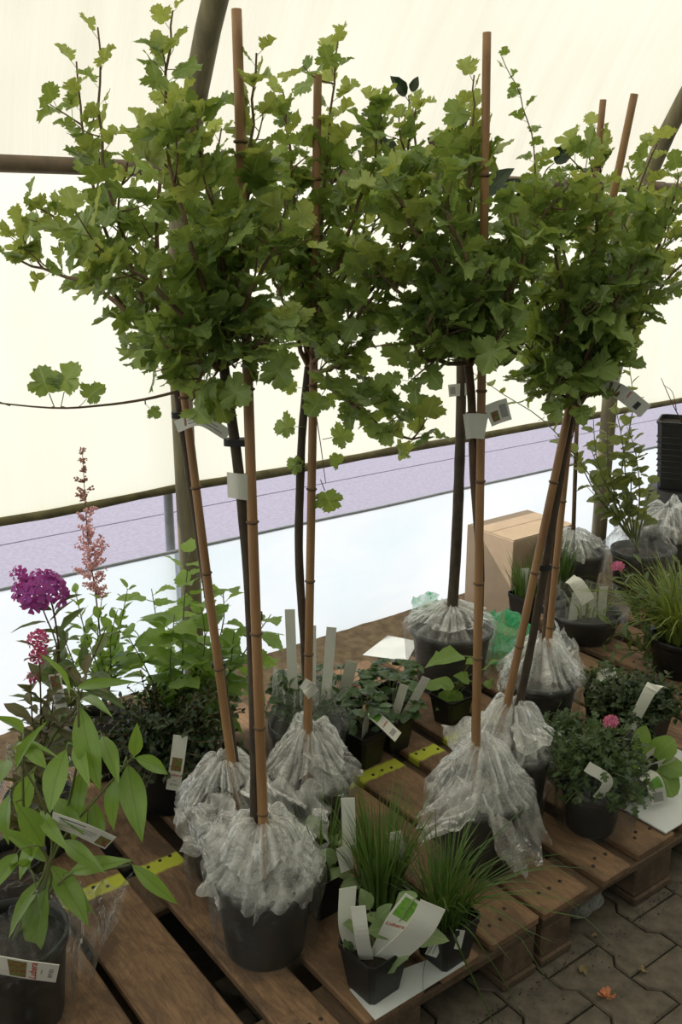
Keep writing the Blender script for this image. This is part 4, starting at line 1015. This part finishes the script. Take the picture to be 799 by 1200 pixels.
# strawberry pots
k = 0
SG = 'strawberry pots in the middle of the pallets'
slab = ['strawberry pot without a label between the upright clear bag and the wall skirt', 'strawberry pot with a bent price label showing a green picture', 'strawberry pot with two slanted blank labels', 'strawberry pot nearest the big black fruit tree pot', 'strawberry pot with one upright blank label next to the white paper']
for (x, y) in ((1.368, 2.03), (1.438, 1.81), (1.55, 1.825), (1.64, 1.94), (1.48, 1.97)):
    S = thing('strawberry_pot', slab[k], 'potted plant', (x, y, DECK), SG); k += 1
    square_pot(S, (x, y), .098, .10, rot=.1)
    root = V((x, y, DECK + .09))
    for q in range(15):
        a = q * 2.4; tip = root + V((math.cos(a) * R.uniform(.02, .07), math.sin(a) * R.uniform(.02, .07), R.uniform(.03, .10)))
        path = catmull([root, root.lerp(tip, .5) + V((0, 0, .02)), tip], 4); branch(S, path, .0012, .0009, 'green_stem', 'stalk', 4)
        for w_ in (-1, 0, 1):
            d = V((math.cos(a + w_ * 1.1), math.sin(a + w_ * 1.1), .15)); put_leaf(S, 'straw', tip, d, V((0, 0, 1)) + rv(.4), R.uniform(.028, .042))
    hk = hdist(root)
    if k == 2: tagstrip(S, [root - HEAD * .02, ath(434, 836, hk - .05), ath(467, 864, hk - .078)], .036, (1, .4, .3), [(.50, .70, -.38, .38, 'photo_green'), (.78, 'Lubera', .009, 'ink_red', 1), (.88, .94, -.3, .3, 'ink_grey')])
    if k == 3:
        tagstrip(S, [root - HEAD * .03, ath(474, 803, hk - .03)], .024, _r); tagstrip(S, [root + _r * .03 - HEAD * .01, ath(500, 794, hk - .02)], .024, _r)
    if k == 5: tagstrip(S, [root, ath(413, 775, hk)], .034, _r)

# pale-leaved plant in front of the big black pot
c = (1.78, 1.83); hm = hdist(V((c[0], c[1], 0)))
M1 = thing('squash_seedling', 'seedling with pale broad leaves leaning over the pallet before the big black pot', 'potted plant', (c[0], c[1], DECK))
square_pot(M1, c, .10, .09); root = V((c[0], c[1], DECK + .08))
for x0, y0, x1, y1, s in ((560, 770, 505, 765, 1), (560, 772, 548, 775, 1), (545, 800, 500, 800, 1), (540, 805, 512, 830, 1), (545, 805, 528, 825, 1), (560, 790, 580, 770, 1), (555, 800, 540, 790, 1), (560, 800, 585, 800, 1)):
    a, b_ = ath(x0, y0, hm), ath(x1, y1, hm - .03); branch(M1, catmull([root, root.lerp(a, .6) + V((0, 0, .02)), a], 6), .002, .0013, 'green_stem', 'stalk')
    put_leaf(M1, 'melon', a, b_ - a, V((0, 0, .8)) - HEAD * .3 + rv(.3), (b_ - a).length * .75)
# green bag
c = onz(585, 765, .16); g = MB()
G1 = thing('green_bag', 'crumpled translucent green plastic bag lying behind the leaning standards', 'bag', (c.x, c.y, DECK))
def gb(u, v):
    a = u * 6.283; rr = .13 * math.sin(math.pi * (0.08 + .9 * v)) ** .7 * (1 + .25 * noise.noise(V((math.cos(a) * 1.5, math.sin(a) * 1.5, v * 2)))); z = .14 * v * (1 + .5 * noise.noise(V((math.cos(a) * 2, math.sin(a) * 2, v * 3 + 4))))
    return V((c.x + rr * math.cos(a) * 1.1, c.y + rr * math.sin(a) * .9, DECK + .003 + max(0, z)))
g.grid(gb, 70, 24, True, lambda u, v: .5); g.build('bag_film', 'bag_green', G1)
GS = thing('green_plastic_scrap', 'scrap of green plastic film lying on the bag of the big black pot', 'plastic scrap', (c5[0] - .03, c5[1] + .09, DECK + .22))
e0 = V((c5[0], c5[1], 0)) - _r * .07 + HEAD * .055
flap(GS, [e0 - _r * .045 + V((0, 0, .352)), e0 + _r * .04 + V((0, 0, .362)), e0 + _r * .035 + HEAD * .05 + V((0, 0, .415)), e0 - _r * .05 + HEAD * .05 + V((0, 0, .40))], 71, .012, mat='bag_green', milk=.5, name='film')
# papers
def sheet(label, name, quad, z, t=.0015, mat='paper', cat='paper'):
    ps = [onz(x, y, z) for x, y in quad]; b = MB()
    b.add([V((p.x, p.y, z)) for p in ps] + [V((p.x, p.y, z + t)) for p in ps], [[3, 2, 1, 0], [4, 5, 6, 7]] + [[i, (i + 1) % 4, 4 + (i + 1) % 4, 4 + i] for i in range(4)])
    ctr = sum(ps, V((0, 0, 0))) / 4
    return tag(b.build(name, mat, None, False, origin=(ctr.x, ctr.y, z)), label, cat)
sheet('white paper sheet lying behind the strawberry pots', 'paper_sheet', [(425, 768), (478, 775), (490, 752), (455, 745)], DECK + .002)
sheet('white paper sheet under the long grass and sage pots', 'paper_sheet', [(440, 1196), (546, 1130), (528, 1115), (410, 1160)], DECK + .001)

# ------------------------------------------------------------------ front herbs
def grass(T, root, n, h, spread, mat='grass', bias=V((0, 0, 0)), w=.0022, bend=.6, base=.02, name='blades'):
    b = MB()
    for k in range(n):
        a = R.uniform(0, 6.28); p = root + V((math.cos(a), math.sin(a), 0)) * base * math.sqrt(R.random())
        L = h * R.uniform(.55, 1.1); d = V((math.cos(a), math.sin(a), 0)) * R.uniform(.1, 1) * spread + bias * R.uniform(.2, 1); pts = []
        for i in range(7):
            t = i / 6; pts.append(p + d * (L * t ** 1.5) + V((0, 0, L * (t - bend * R.uniform(.8, 1.0) * d.length * t ** 2.4))))
        for q in pts:
            if q.y > 1.09: q.z = max(q.z, DECK + .004)
        side = d.cross(V((0, 0, 1))); side = side.normalized() if side.length > 1e-3 else V((1, 0, 0)); side = (side + rv(.4)).normalized()
        vs_ = []
        for i, q in enumerate(pts):
            ww = w * (1 - (i / 6) ** 2 * .9); vs_ += [q - side * ww, q + V((0, 0, -ww * .5)), q + side * ww]
        b.add(vs_, [f for i in range(6) for f in ([i * 3, i * 3 + 1, i * 3 + 4, i * 3 + 3], [i * 3 + 1, i * 3 + 2, i * 3 + 5, i * 3 + 4])], 0, None, R.uniform(.01, 1))
    return stuff(b.build(name, mat, T))
c = onz(440, 1170, .15); c = (c.x + .02, c.y + .03)
H1 = thing('sage_pot', 'small square pot with grey-green sage leaves and white labels standing on white paper', 'potted herb', (c[0], c[1], DECK), 'herb pots at the front')
square_pot(H1, c, .105, .10, rot=.05, z0=DECK + .0026)
root = V((c[0], c[1], DECK + .095)); hs = hdist(root)
for x0, y0, x1, y1 in ((440, 1085, 452, 1060), (455, 1085, 432, 1068), (470, 1095, 515, 1092), (465, 1090, 440, 1085), (440, 1130, 470, 1118), (420, 1120, 405, 1100), (435, 1070, 426, 1045), (460, 1080, 470, 1045), (430, 1095, 410, 1078), (455, 1110, 480, 1125)):
    a, b_ = ath(x0, y0, hs), ath(x1, y1, hs - R.uniform(0, .05)); branch(H1, catmull([root, root.lerp(a, .5) + rv(.008), a], 5), .0018, .0012, 'green_stem', 'stalk', 5)
    put_leaf(H1, 'sage', a, b_ - a, V((0, 0, .8)) - HEAD * .5 + rv(.4), max(.034, (b_ - a).length * .8))
S0 = V((c[0], c[1], DECK + .085))
tagstrip(H1, [S0 - HEAD * .025 - _r * .015, ath(424, 1095, hs - .055), ath(420, 1062, hs - .05)], .027, _r); tagstrip(H1, [S0 - _r * .035, ath(407, 1082, hs - .01), ath(408, 1040, hs)], .034, _r + V((.3, .3, 0)))
tagstrip(H1, [S0 - HEAD * .02 + _r * .01, ath(464, 1082, hs - .045), ath(486, 1053, hs - .04)], .04, _r + V((0, 0, -.5)), [(.60, .96, -.4, .4, 'photo_green'), (.48, 'Lubera', .013, 'ink_red', 1)])
tagstrip(H1, [S0 + _r * .025 - HEAD * .025, ath(490, 1092, hs - .065), ath(508, 1060, hs - .06)], .05, _r + V((0, 0, -.4)))
c = onz(470, 1068, .24); c = (c.x, c.y + .065)
H2 = thing('chive_pot', 'square pot of upright dark green chives behind the sage pot', 'potted herb', (c[0], c[1], DECK), 'herb pots at the front')
square_pot(H2, c, .105, .10, rot=.05); root = V((c[0], c[1], DECK + .09)); hc = hdist(root)
grass(H2, root, 240, .25, .5, w=.0021, bend=.35, base=.045)
for x0, y0, x1, y1 in ((400, 1010, 380, 1000), (405, 1020, 385, 1022), (420, 1040, 435, 1000), (450, 1030, 440, 1000), (430, 1030, 408, 1035), (450, 1010, 462, 985)):
    a, b_ = ath(x0, y0, hc), ath(x1, y1, hc - .02); branch(H2, catmull([root, root.lerp(a, .5) + rv(.008), a], 5), .0015, .001, 'green_stem', 'stalk', 5); put_leaf(H2, 'sage', a, b_ - a, V((0, 0, .7)) - HEAD * .5 + rv(.4), .05)
tagstrip(H2, [ath(410, 990, hc + .02), ath(408, 935, hc + .03)], .028, _r); tagstrip(H2, [ath(408, 1020, hc - .02), ath(402, 992, hc - .02)], .03, _r + V((.2, .3, 0))); tagstrip(H2, [ath(470, 1010, hc + .02), ath(462, 975, hc + .02)], .03, _r)
c = (1.0, 1.405); H4 = thing('sage_pot', 'small square pot of grey-green sage squeezed between the chives and a bagged pot', 'potted herb', (c[0], c[1], DECK), 'herb pots at the front')
square_pot(H4, c, .095, .10, rot=.05); root = V((c[0], c[1], DECK + .09))
for q in range(13):
    a = q * 2.4; tip = root + V((math.cos(a) * R.uniform(.02, .05), math.sin(a) * R.uniform(.02, .05), R.uniform(.02, .09)))
    branch(H4, catmull([root, root.lerp(tip, .5) + rv(.006), tip], 5), .0016, .001, 'green_stem', 'stalk', 5)
    put_leaf(H4, 'sage', tip, V((math.cos(a), math.sin(a), .25)), V((0, 0, 1)) - HEAD * .3 + rv(.3), R.uniform(.038, .055))
grass(H4, root, 40, .2, .5, w=.002, bend=.35, base=.035)
c = onz(522, 1092, .20); c = (c.x, c.y)
H3 = thing('grass_pot', 'square pot of long arching grass hanging over the pallet edge', 'potted herb', (c[0], c[1], DECK), 'herb pots at the front')
square_pot(H3, c, .105, .10, rot=.05, z0=DECK + .0026); root = V((c[0], c[1], DECK + .09)); h_ = hdist(root)
grass(H3, root, 130, .19, .75, w=.0018, bend=.4, base=.045); grass(H3, root, 60, .26, .95, w=.0022, bend=.62, base=.04, bias=_r * .75 - HEAD * .12, name='arching_blades')
for pts, w_ in (([root, onz(548, 1088, .27), onz(570, 1118, .20), ony(592, 1152, 1.055), ony(612, 1190, 1.03)], .0028), ([root, onz(534, 1100, .25), onz(545, 1126, .19), ony(562, 1162, 1.055), ony(578, 1198, 1.03)], .0045),
                 ([root, onz(560, 1058, .28), onz(610, 1085, .19), ony(645, 1130, 1.05)], .002), ([root, onz(505, 1108, .25), onz(497, 1135, .20), onz(496, 1160, DECK + .006)], .0016)):
    pp = catmull(pts, 16); MB().tube(pp, [w_ * (1 - .6 * i / len(pp)) * .6 for i in range(len(pp))], 6).build('drooping_blade', 'grass', H3)
tagstrip(H3, [ath(505, 1120, h_ - .05), ath(518, 1095, h_ - .05)], .024, _r, [(.1, .9, -.3, -.2, 'ink_grey'), (.1, .9, 0, .1, 'ink_grey')]); tagstrip(H3, [ath(535, 1112, h_ - .05), ath(540, 1090, h_ - .05)], .018, _r)

# ------------------------------------------------------------------ right front herbs
def herbmass(T, root, n, rad, h, kind, size, step, zoff=0.0, stemmat='green_stem', joined=True, lim=240):
    mass = MB(); sm = MB(); cnt = 0
    for k in range(n):
        a = R.uniform(0, 6.28); el = math.asin(R.uniform(0.0, 1.0)); d = V((math.cos(a) * math.cos(el), math.sin(a) * math.cos(el), math.sin(el)))
        tip = root + V((d.x * rad, d.y * rad, d.z * h + zoff)) * R.uniform(.75, 1.05)
        path = catmull([root + V((d.x * .02, d.y * .02, 0)), root.lerp(tip, .5) + V((0, 0, .02)) + rv(.01), tip], 6); sm.tube(path, .0011, 4)
        leaves_along(T, path, kind, size, step, .3, spread=1.0, up=.3, into=mass if joined else None)
    stuff(sm.build('stalks', stemmat, T))
    if joined: stuff(mass.build('foliage', LS[kind][0][0].materials[0], T))
c = onz(700, 985, .144); c = (c.x + .035, c.y + .05)
H5 = thing('herb_pot', 'dark bushy herb with finely cut leaves and a pink flower in a clear bagged pot', 'potted herb', (c[0], c[1], DECK))
round_pot(H5, c, .075, .12); bag(H5, c, .077, .12, 15, gather=.03, ruff=.03, slack=.024, mat='bag_clear', open_top=True, milk_top=.3)
root = V((c[0], c[1], DECK + .11)); herbmass(H5, root, 80, .135, .17, 'herb', (.022, .036), .012)
h5_ = hdist(root)
path = catmull([root] + pxs(h5_, [(705, 890), (716, 850)]), 6); branch(H5, path, .0015, .001, 'green_stem', 'flower_stem'); flower_head(H5, ath(717, 846, h5_), .014, 12, 'pink', .011, .8)
tagstrip(H5, [ath(701, 935, h5_ - .09), ath(712, 915, h5_ - .1), ath(688, 898, h5_ - .09)], .026, _r + V((0, 0, .4)))
c = (1.885, 1.27); H6 = thing('broad_leaf_seedling', 'square pot with three big round light green leaves on a white board', 'potted plant', (c[0], c[1], DECK))
square_pot(H6, c, .10, .10, rot=-.06, z0=DECK + .0075); root = V((c[0], c[1], DECK + .095)); h6_ = hdist(root)
for x0, y0, x1, y1, s in ((757, 892, 750, 850, .09), (764, 892, 786, 868, .07), (768, 890, 777, 908, .08), (757, 896, 742, 892, .06), (768, 892, 792, 900, .06)):
    a, b_ = ath(x0, y0, h6_), ath(x1, y1, h6_ - .03); branch(H6, catmull([root, root.lerp(a, .5) + rv(.006), a], 5), .002, .0015, 'green_stem', 'stalk', 5); put_leaf(H6, 'round', a, b_ - a, V((0, 0, .6)) - HEAD * .7 + rv(.25), s)
S0 = V((c[0], c[1], DECK + .09))
tagstrip(H6, [S0 - HEAD * .03, ath(766, 915, h6_ - .072), ath(773, 942, h6_ - .082)], .042, _r + V((0, 0, .3)), [(.45, .68, -.4, .4, 'photo_green'), (.76, .95, -.3, .3, 'ink_grey')]); tagstrip(H6, [S0 + _r * .03 - HEAD * .02, ath(791, 888, h6_ - .03)], .018, _r)
tagstrip(H6, [S0 + _r * .01, ath(768, 878, h6_), ath(778, 868, h6_ + .02), ath(793, 876, h6_)], .012, V((0, 0, 1)))
b = MB(); b.box((1.812, 1.112, DECK + .002), (2.17, 1.335, DECK + .007)); tag(b.build('white_board', 'paper', None, False, 0.001, origin=(1.97, 1.22, DECK)), 'white board under the round-leaved seedling pot at the pallet edge', 'board')
c = (2.03, 1.42); H7 = thing('thyme_pot', 'square pot of small dark leaved thyme with a wide folded blank label', 'potted herb', (c[0], c[1], DECK))
square_pot(H7, c, .105, .10); root = V((c[0], c[1], DECK + .09)); herbmass(H7, root, 75, .12, .14, 'box_leaf', (.018, .027), .010)
h7_ = hdist(root); tagstrip(H7, [ath(736, 858, h7_ - .05), ath(752, 828, h7_ - .06), ath(765, 805, h7_ - .04), ath(775, 806, h7_)], .036, _r + V((0, .2, -.2)))
c = (2.13, 1.545); H8 = thing('herb_pot', 'square herb pot with small leaves and a curled blank label beside the leaning standards', 'potted herb', (c[0], c[1], DECK))
square_pot(H8, c, .105, .10); root = V((c[0], c[1], DECK + .09)); herbmass(H8, root, 50, .085, .12, 'herb', (.02, .032), .014)
h8_ = hdist(root); tagstrip(H8, [ath(690, 815, h8_ - .02), ath(703, 793, h8_ - .02), ath(722, 788, h8_ - .02)], .032, _r * .3 + V((0, 0, 1)) + HEAD); tagstrip(H8, [ath(706, 850, h8_ - .05), ath(712, 825, h8_ - .05)], .04, _r)
c = (2.16, 1.42); HA = thing('thyme_pot', 'square pot of dense small dark leaved thyme beside the folded blank label', 'potted herb', (c[0], c[1], DECK))
square_pot(HA, c, .105, .10); root = V((c[0], c[1], DECK + .09)); herbmass(HA, root, 70, .11, .13, 'box_leaf', (.018, .028), .010)
c = (1.80, 1.41); H9 = thing('herb_pot', 'small square herb pot with drooping dark leaves behind the pink flower', 'potted herb', (c[0], c[1], DECK))
square_pot(H9, c, .10, .10); root = V((c[0], c[1], DECK + .09)); herbmass(H9, root, 45, .10, .13, 'herb', (.024, .036), .014)

# ------------------------------------------------------------------ right middle and back
c = onz(785, 800, DECK); c = (c.x + .10, c.y + .03)
F1 = thing('aster_pot', 'black pot of narrow light green leaves with one pale purple flower at the pallet edge', 'potted flower', (c[0], c[1], DECK))
round_pot(F1, c, .11, .13); root = V((c[0], c[1], DECK + .12)); hf = hdist(root)
grass(F1, root, 420, .29, 1.15, 'grass_light', w=.0034, bend=.6, base=.08)
for pts in ([(770, 770), (735, 760), (712, 765)], [(770, 770), (725, 740), (700, 715)], [(770, 760), (750, 730), (745, 700)], [(770, 750), (740, 700), (726, 668)], [(775, 750), (760, 700), (752, 660)], [(780, 750), (790, 690), (795, 660)]):
    path = catmull([root] + pxs(hf, pts), 10); branch(F1, path, .002, .001, 'green_stem'); leaves_along(F1, path, 'phlox_leaf', (.05, .085), .022, .25, spread=1.0, up=.25)
flower_head(F1, ath(725, 664, hf), .016, 12, 'pink', .012, .7)
WG = 'bagged pots at the back of the pallets'
def wrapped(label, c, r, h, seed, ntags, kind='herb', z0=DECK, **k):
    T = thing('wrapped_pot', label, 'potted plant', (c[0], c[1], z0), WG); round_pot(T, c, r, h, z0); bag(T, c, r, h, seed, z0=z0, **k)
    hh = hdist(V((c[0], c[1], 0))); ctr = V((c[0], c[1], z0 + h))
    for i in range(ntags):
        p = ctr + _r * (r * (-.6 + 1.2 * (i + .5) / ntags)) - HEAD * R.uniform(-.02, .04); tagstrip(T, [p - V((0, 0, .03)), p + V((R.uniform(-.03, .03), 0, R.uniform(.07, .11)))], .03, _r)
    return T
Wb = wrapped('low black pot in a dark crumpled bag with several blank white labels', (2.58, 1.99), .125, .10, 21, 4, gather=.04, ruff=.03, slack=.03, mat='bag_clear', open_top=True, milk_top=.5)
grass(Wb, V((2.58, 1.99, DECK + .09)), 30, .12, .9, 'grass_light', w=.003, base=.08)
tagstrip(Wb, [ath(690, 705, 3.06), ath(677, 685, 3.08), ath(668, 678, 3.1)], .05, _r)
wrapped('black pot with a milky bag gathered round a dark cane beside the rose bush', (2.84, 2.275), .12, .20, 22, 0, gather=.06, ruff=.05, slack=.02)
Tn = bpy.data.objects['wrapped_pot.002'] if 'wrapped_pot.002' in bpy.data.objects else None
b = MB(); q0 = V((2.84, 2.275, .32)); q1 = q0 + V((0, 0, .62)) + HEAD * .10; b.tube([q0, q0.lerp(q1, .5), q1], .008, 8); b.build('cane', 'bark', Tn)
wrapped('black pot with a loose milky bag behind the aster pot', (3.31, 2.18), .14, .22, 23, 0, gather=.07, ruff=.10, slack=.04, lop=.3)
# rose-like bush
c = (3.05, 2.12); hr = hdist(V((c[0], c[1], 0)))
R1 = thing('sparse_rose_bush', 'sparse bush with small rounded yellow-green leaves and one long arching stem', 'potted shrub', (c[0], c[1], DECK))
round_pot(R1, c, .11, .20); bag(R1, c, .11, .20, 24, gather=.03, ruff=.06, slack=.025, open_top=True, milk_top=.4)
root = V((c[0], c[1], DECK + .18))
for pts in ([(740, 630), (720, 590), (700, 540), (695, 480)], [(742, 630), (735, 580), (730, 520), (720, 470)], [(745, 630), (750, 580), (745, 530), (735, 500)], [(738, 630), (700, 580), (680, 545), (650, 510)],
        [(748, 630), (758, 590), (765, 560)], [(744, 630), (728, 560), (742, 480), (738, 430)], [(740, 630), (712, 570), (690, 520)], [(740, 630), (715, 600), (688, 570)], [(744, 630), (740, 560), (755, 520)], [(742, 630), (715, 560), (712, 500)]):
    path = catmull([root] + pxs(hr + R.uniform(-.06, .06), pts), 14); branch(R1, path, .0045, .0012, 'green_stem')
    leaves_along(R1, path, 'rose', (.04, .065), .026, .3, spread=1.0, up=.2)
path = catmull([root] + pxs(hr, [(735, 625), (690, 555, -.07), (640, 495, -.09), (590, 462, -.09), (548, 432, -.09)]), 18); branch(R1, path, .0035, .0012, 'green_stem'); leaves_along(R1, path, 'rose', (.03, .05), .055, .3, spread=1.0)
# stacked black pots at the right edge
c = (3.62, 2.36)
K1 = thing('black_container', 'tall black square container standing on an upturned tub with a bare red twig in it', 'pot', (c[0], c[1], DECK))
b = MB(); b.lathe([(.15, 0), (.155, .01), (.12, .30), (.11, .305), (0, .305)], (c[0], c[1], DECK), 28); b.build('upturned_tub', 'pot', K1)
zt = DECK + .306
square_pot(K1, c, .20, .30, z0=zt, rot=.5)
for i in range(8):
    b = MB(); zz = zt + .05 + .026 * i; w_ = .2 * (.74 + .22 * (zz - zt) / .286) / 2 + .002; q = []
    for x, y in ((w_, -w_ * .8), (w_, w_ * .8), (w_ * .8, w_), (-w_ * .8, w_), (-w_, w_ * .8), (-w_, -w_ * .8), (-w_ * .8, -w_), (w_ * .8, -w_)):
        q.append(V((c[0] + x * math.cos(.5) - y * math.sin(.5), c[1] + x * math.sin(.5) + y * math.cos(.5), zz)))
    b.tube(q + [q[0]], .003, 5); b.build('rib', 'pot', K1)
p = V((c[0], c[1], zt + .28)); pt = ath(775, 443, hdist(p)); path = catmull([p, p.lerp(pt, .5) + rv(.01), pt], 8); branch(K1, path, .003, .0015, 'red_stem', 'twig'); branch(K1, catmull([p.lerp(pt, .3), p.lerp(pt, .7) + _r * .02, pt + _r * .012 - V((0, 0, .03))], 6), .002, .001, 'red_stem', 'twig')
# square chive pots near the cardboard box
k = 0
for (x, y), lab in (((2.50, 2.20), 'small black square pot of chives in front of the cardboard box'), ((2.655, 2.195), 'square chive pot behind the crossed stems, next to the bagged pots')):
    S = thing('chive_pot', lab, 'potted herb', (x, y, DECK), 'chive pots by the box'); square_pot(S, (x, y), .105, .12, rot=.1)
    grass(S, V((x, y, DECK + .11)), 130, .21 if k else .15, .5, w=.0024, bend=.3, base=.05); tagstrip(S, [V((x - .01, y - .01, DECK + .10)), V((x - .02, y - .005, DECK + .22))], .036, _r)
    if k == 0: tagstrip(S, [V((x + .03, y - .015, DECK + .10)), V((x + .035, y - .012, DECK + .2))], .03, _r)
    k += 1
# cardboard box
X0, X1, Y0, Y1, H = 2.66, 3.02, 2.42, 2.68, .37
BX = thing('cardboard_box', 'plain brown cardboard box standing by the film skirt', 'box', ((X0 + X1) / 2, (Y0 + Y1) / 2, .02))
b = MB(); b.box((X0, Y0, .03), (X1, Y1, H)); b.build('body', 'card', BX, False, 0.003)
b = MB(); b.box((X0 + .002, Y0 + .002, H + .0005), (X1 - .002, (Y0 + Y1) / 2 - .002, H + .004)); b.build('flap', 'card', BX, False)
b = MB(); b.box((X0 + .002, (Y0 + Y1) / 2 + .002, H + .0005), (X1 - .002, Y1 - .002, H + .004)); b.build('flap', 'card', BX, False)

# ------------------------------------------------------------------ litter on the paving
p = onz(710, 1166, 0); O1 = thing('fallen_blossom', 'crumpled orange blossom lying on the concrete pavers', 'flower', (p.x, p.y, 0.0))
ob = MB()
for i in range(14):
    lb = leaf_from_outline(PETAL, 0, i, cup=.3, droop=-.2, ruff=.1, hub=(0, .6)); mt = frame(p + V((R.uniform(-.008, .008), R.uniform(-.008, .008), .002)), V((math.cos(i * 2.4), math.sin(i * 2.4), R.uniform(.1, .6))), V((0, 0, 1)) + rv(.4), R.uniform(.012, .02))
    o = MB().add([mt @ v for v in lb.v], lb.f, 0, list(lb.uv), R.uniform(.01, 1)).build('petal', 'orange', O1)
for i, (x, y, s, lab) in enumerate(((747, 1138, .02, 'small yellowed leaf lying on a paver joint'), (679, 1133, .025, 'dry leaf scrap beside the pallet block'), (700, 1098, .012, 'tiny dry leaf crumb near the middle pallet block'))):
    q = onz(x, y, 0); me, bb = LS['dry'][i % 2]; o = bpy.data.objects.new('fallen_leaf', me); col.objects.link(o); o.matrix_basis = frame(q + V((0, 0, .006)), rv() * V((1, 1, 0)), V((0, 0, 1)), s); tag(o, lab, 'leaf', 'leaf litter on the paving')
q = onz(735, 1055, 0.0); q.x = 1.59; SB = thing('stray_bag', 'crumpled grey clear bag lying under the pallet edge', 'bag', (q.x, q.y + .06, 0))
b = MB()
def sbf(u, v):
    a = u * 6.283; rr = .066 * math.sin(math.pi * (.1 + .88 * v)) ** .6 * (1 + .3 * noise.noise(V((math.cos(a) * 1.4, math.sin(a) * 1.4, v)))); return V((q.x + rr * math.cos(a), q.y + .05 + rr * .8 * math.sin(a),   .004 + .068 * v * (1 + .3 * noise.noise(V((math.cos(a) * 2, math.sin(a) * 2, v * 3 + 9))))))
b.grid(sbf, 50, 16, True, lambda u, v: .35); b.build('bag_film', 'bag', SB)
gr = MB()
for i in range(420):
    x, y = R.uniform(.95, 2.3), 1.092 - abs(R.gauss(0, .03)) if R.random() < .85 else R.uniform(.8, 1.085); s = R.uniform(.0008, .003)
    e = frame(V((x, y, .001)), rv(), rv(), s); gr.add([e @ V(v) for v in ((0, 0, .8), (1, 0, 0), (-.5, .8, 0), (-.5, -.8, 0))], [[0, 1, 2], [0, 2, 3], [0, 3, 1], [1, 3, 2]])
o = gr.build('grit', 'soil'); stuff(tag(o, 'loose dark grit and crumbs of soil along the pallet edge', 'grit'))
for nm_, mb_ in OVER.items(): stuff(mb_.build('inner_leaves', 'goose', bpy.data.objects[nm_]))
# leaves, blades and film press against neighbouring pots and the deck instead of passing through them
FILM = {'plastic_bag'}
SOFT = {'leaf', 'foliage', 'stalk', 'stalks', 'twigs', 'blades', 'arching_blades', 'branch', 'petiole', 'bag_film', 'flower_stem', 'inner_leaves', 'bag_flap'}
DX0, DX1, DY0, DY1 = -0.255, 3.79, 1.095, 2.30
def settle():
    n = 0
    for o in list(bpy.data.objects):
        if o.type != 'MESH' or o.parent is None or o.parent.type != 'EMPTY' or o.parent.name.startswith('pallet'): continue
        kind = o.name.split('.')[0]
        if kind not in FILM and kind not in SOFT: continue
        T = o.parent; mt = Matrix.Translation(T.location) @ o.matrix_basis
        if mt.translation.z > .75 and kind == 'leaf': continue
        vs_ = [mt @ v.co for v in o.data.vertices]
        x0, x1 = min(v.x for v in vs_), max(v.x for v in vs_); y0, y1 = min(v.y for v in vs_), max(v.y for v in vs_); zl = min(v.z for v in vs_)
        ch = False
        if kind in FILM:
            own = next(q for q in POTS if q['T'] == T.name)
            for q in POTS:
                if q['T'] == T.name: continue
                ab = q['c'] - own['c']; L = ab.length
                if L > .45: continue
                ab = ab / L; lim = own['r'] + max(.001, (L - own['r'] - q['r']) * (.5 if 'br' in q else .55)) - .0008
                for v in vs_:
                    d = (v.xy - own['c']).dot(ab)
                    if d > lim and v.z < q['zt'] + .16: v.x -= ab.x * (d - lim); v.y -= ab.y * (d - lim); ch = True
        else:
            for q in POTS:
                if q['T'] == T.name or zl > q['zt'] + q['gather']: continue
                rb = q.get('br', q['r'] + (.015 if 'sq' in q else .008))
                if x0 > q['c'].x + rb or x1 < q['c'].x - rb or y0 > q['c'].y + rb or y1 < q['c'].y - rb: continue
                if kind == 'bag_flap' and 'br' in q: continue
                for v in vs_:
                    d = v.xy - q['c']; rho = d.length
                    if rho >= rb or v.z < q['z0'] - .02 or v.z > q['zt'] + q['gather']: continue
                    if v.z > q['zt'] and q['gather']:
                        R_ = rb * (1 if q.get('open') else 1 - (v.z - q['zt']) / q['gather'])
                    else: R_ = rb
                    if rho >= R_: continue
                    top = q['zt'] + (q['gather'] * ((1 - rho / rb) if not q.get('open') else 1) if q['gather'] else .004)
                    if top - v.z < R_ - rho: v.z = top
                    else:
                        k = R_ / max(rho, 1e-4); v.x = q['c'].x + d.x * k; v.y = q['c'].y + d.y * k
                    ch = True
            if zl < DECK + .003 and T.name != 'stray_bag':
                for v in vs_:
                    if v.z < DECK + .003 and DY0 < v.y < DY1 and DX0 < v.x < DX1: v.z = DECK + .003; ch = True
        if ch:
            if o.data.users > 1: o.data = o.data.copy()
            im = mt.inverted()
            for v, w_ in zip(o.data.vertices, vs_): v.co = im @ w_
            n += 1
    return n
settle()
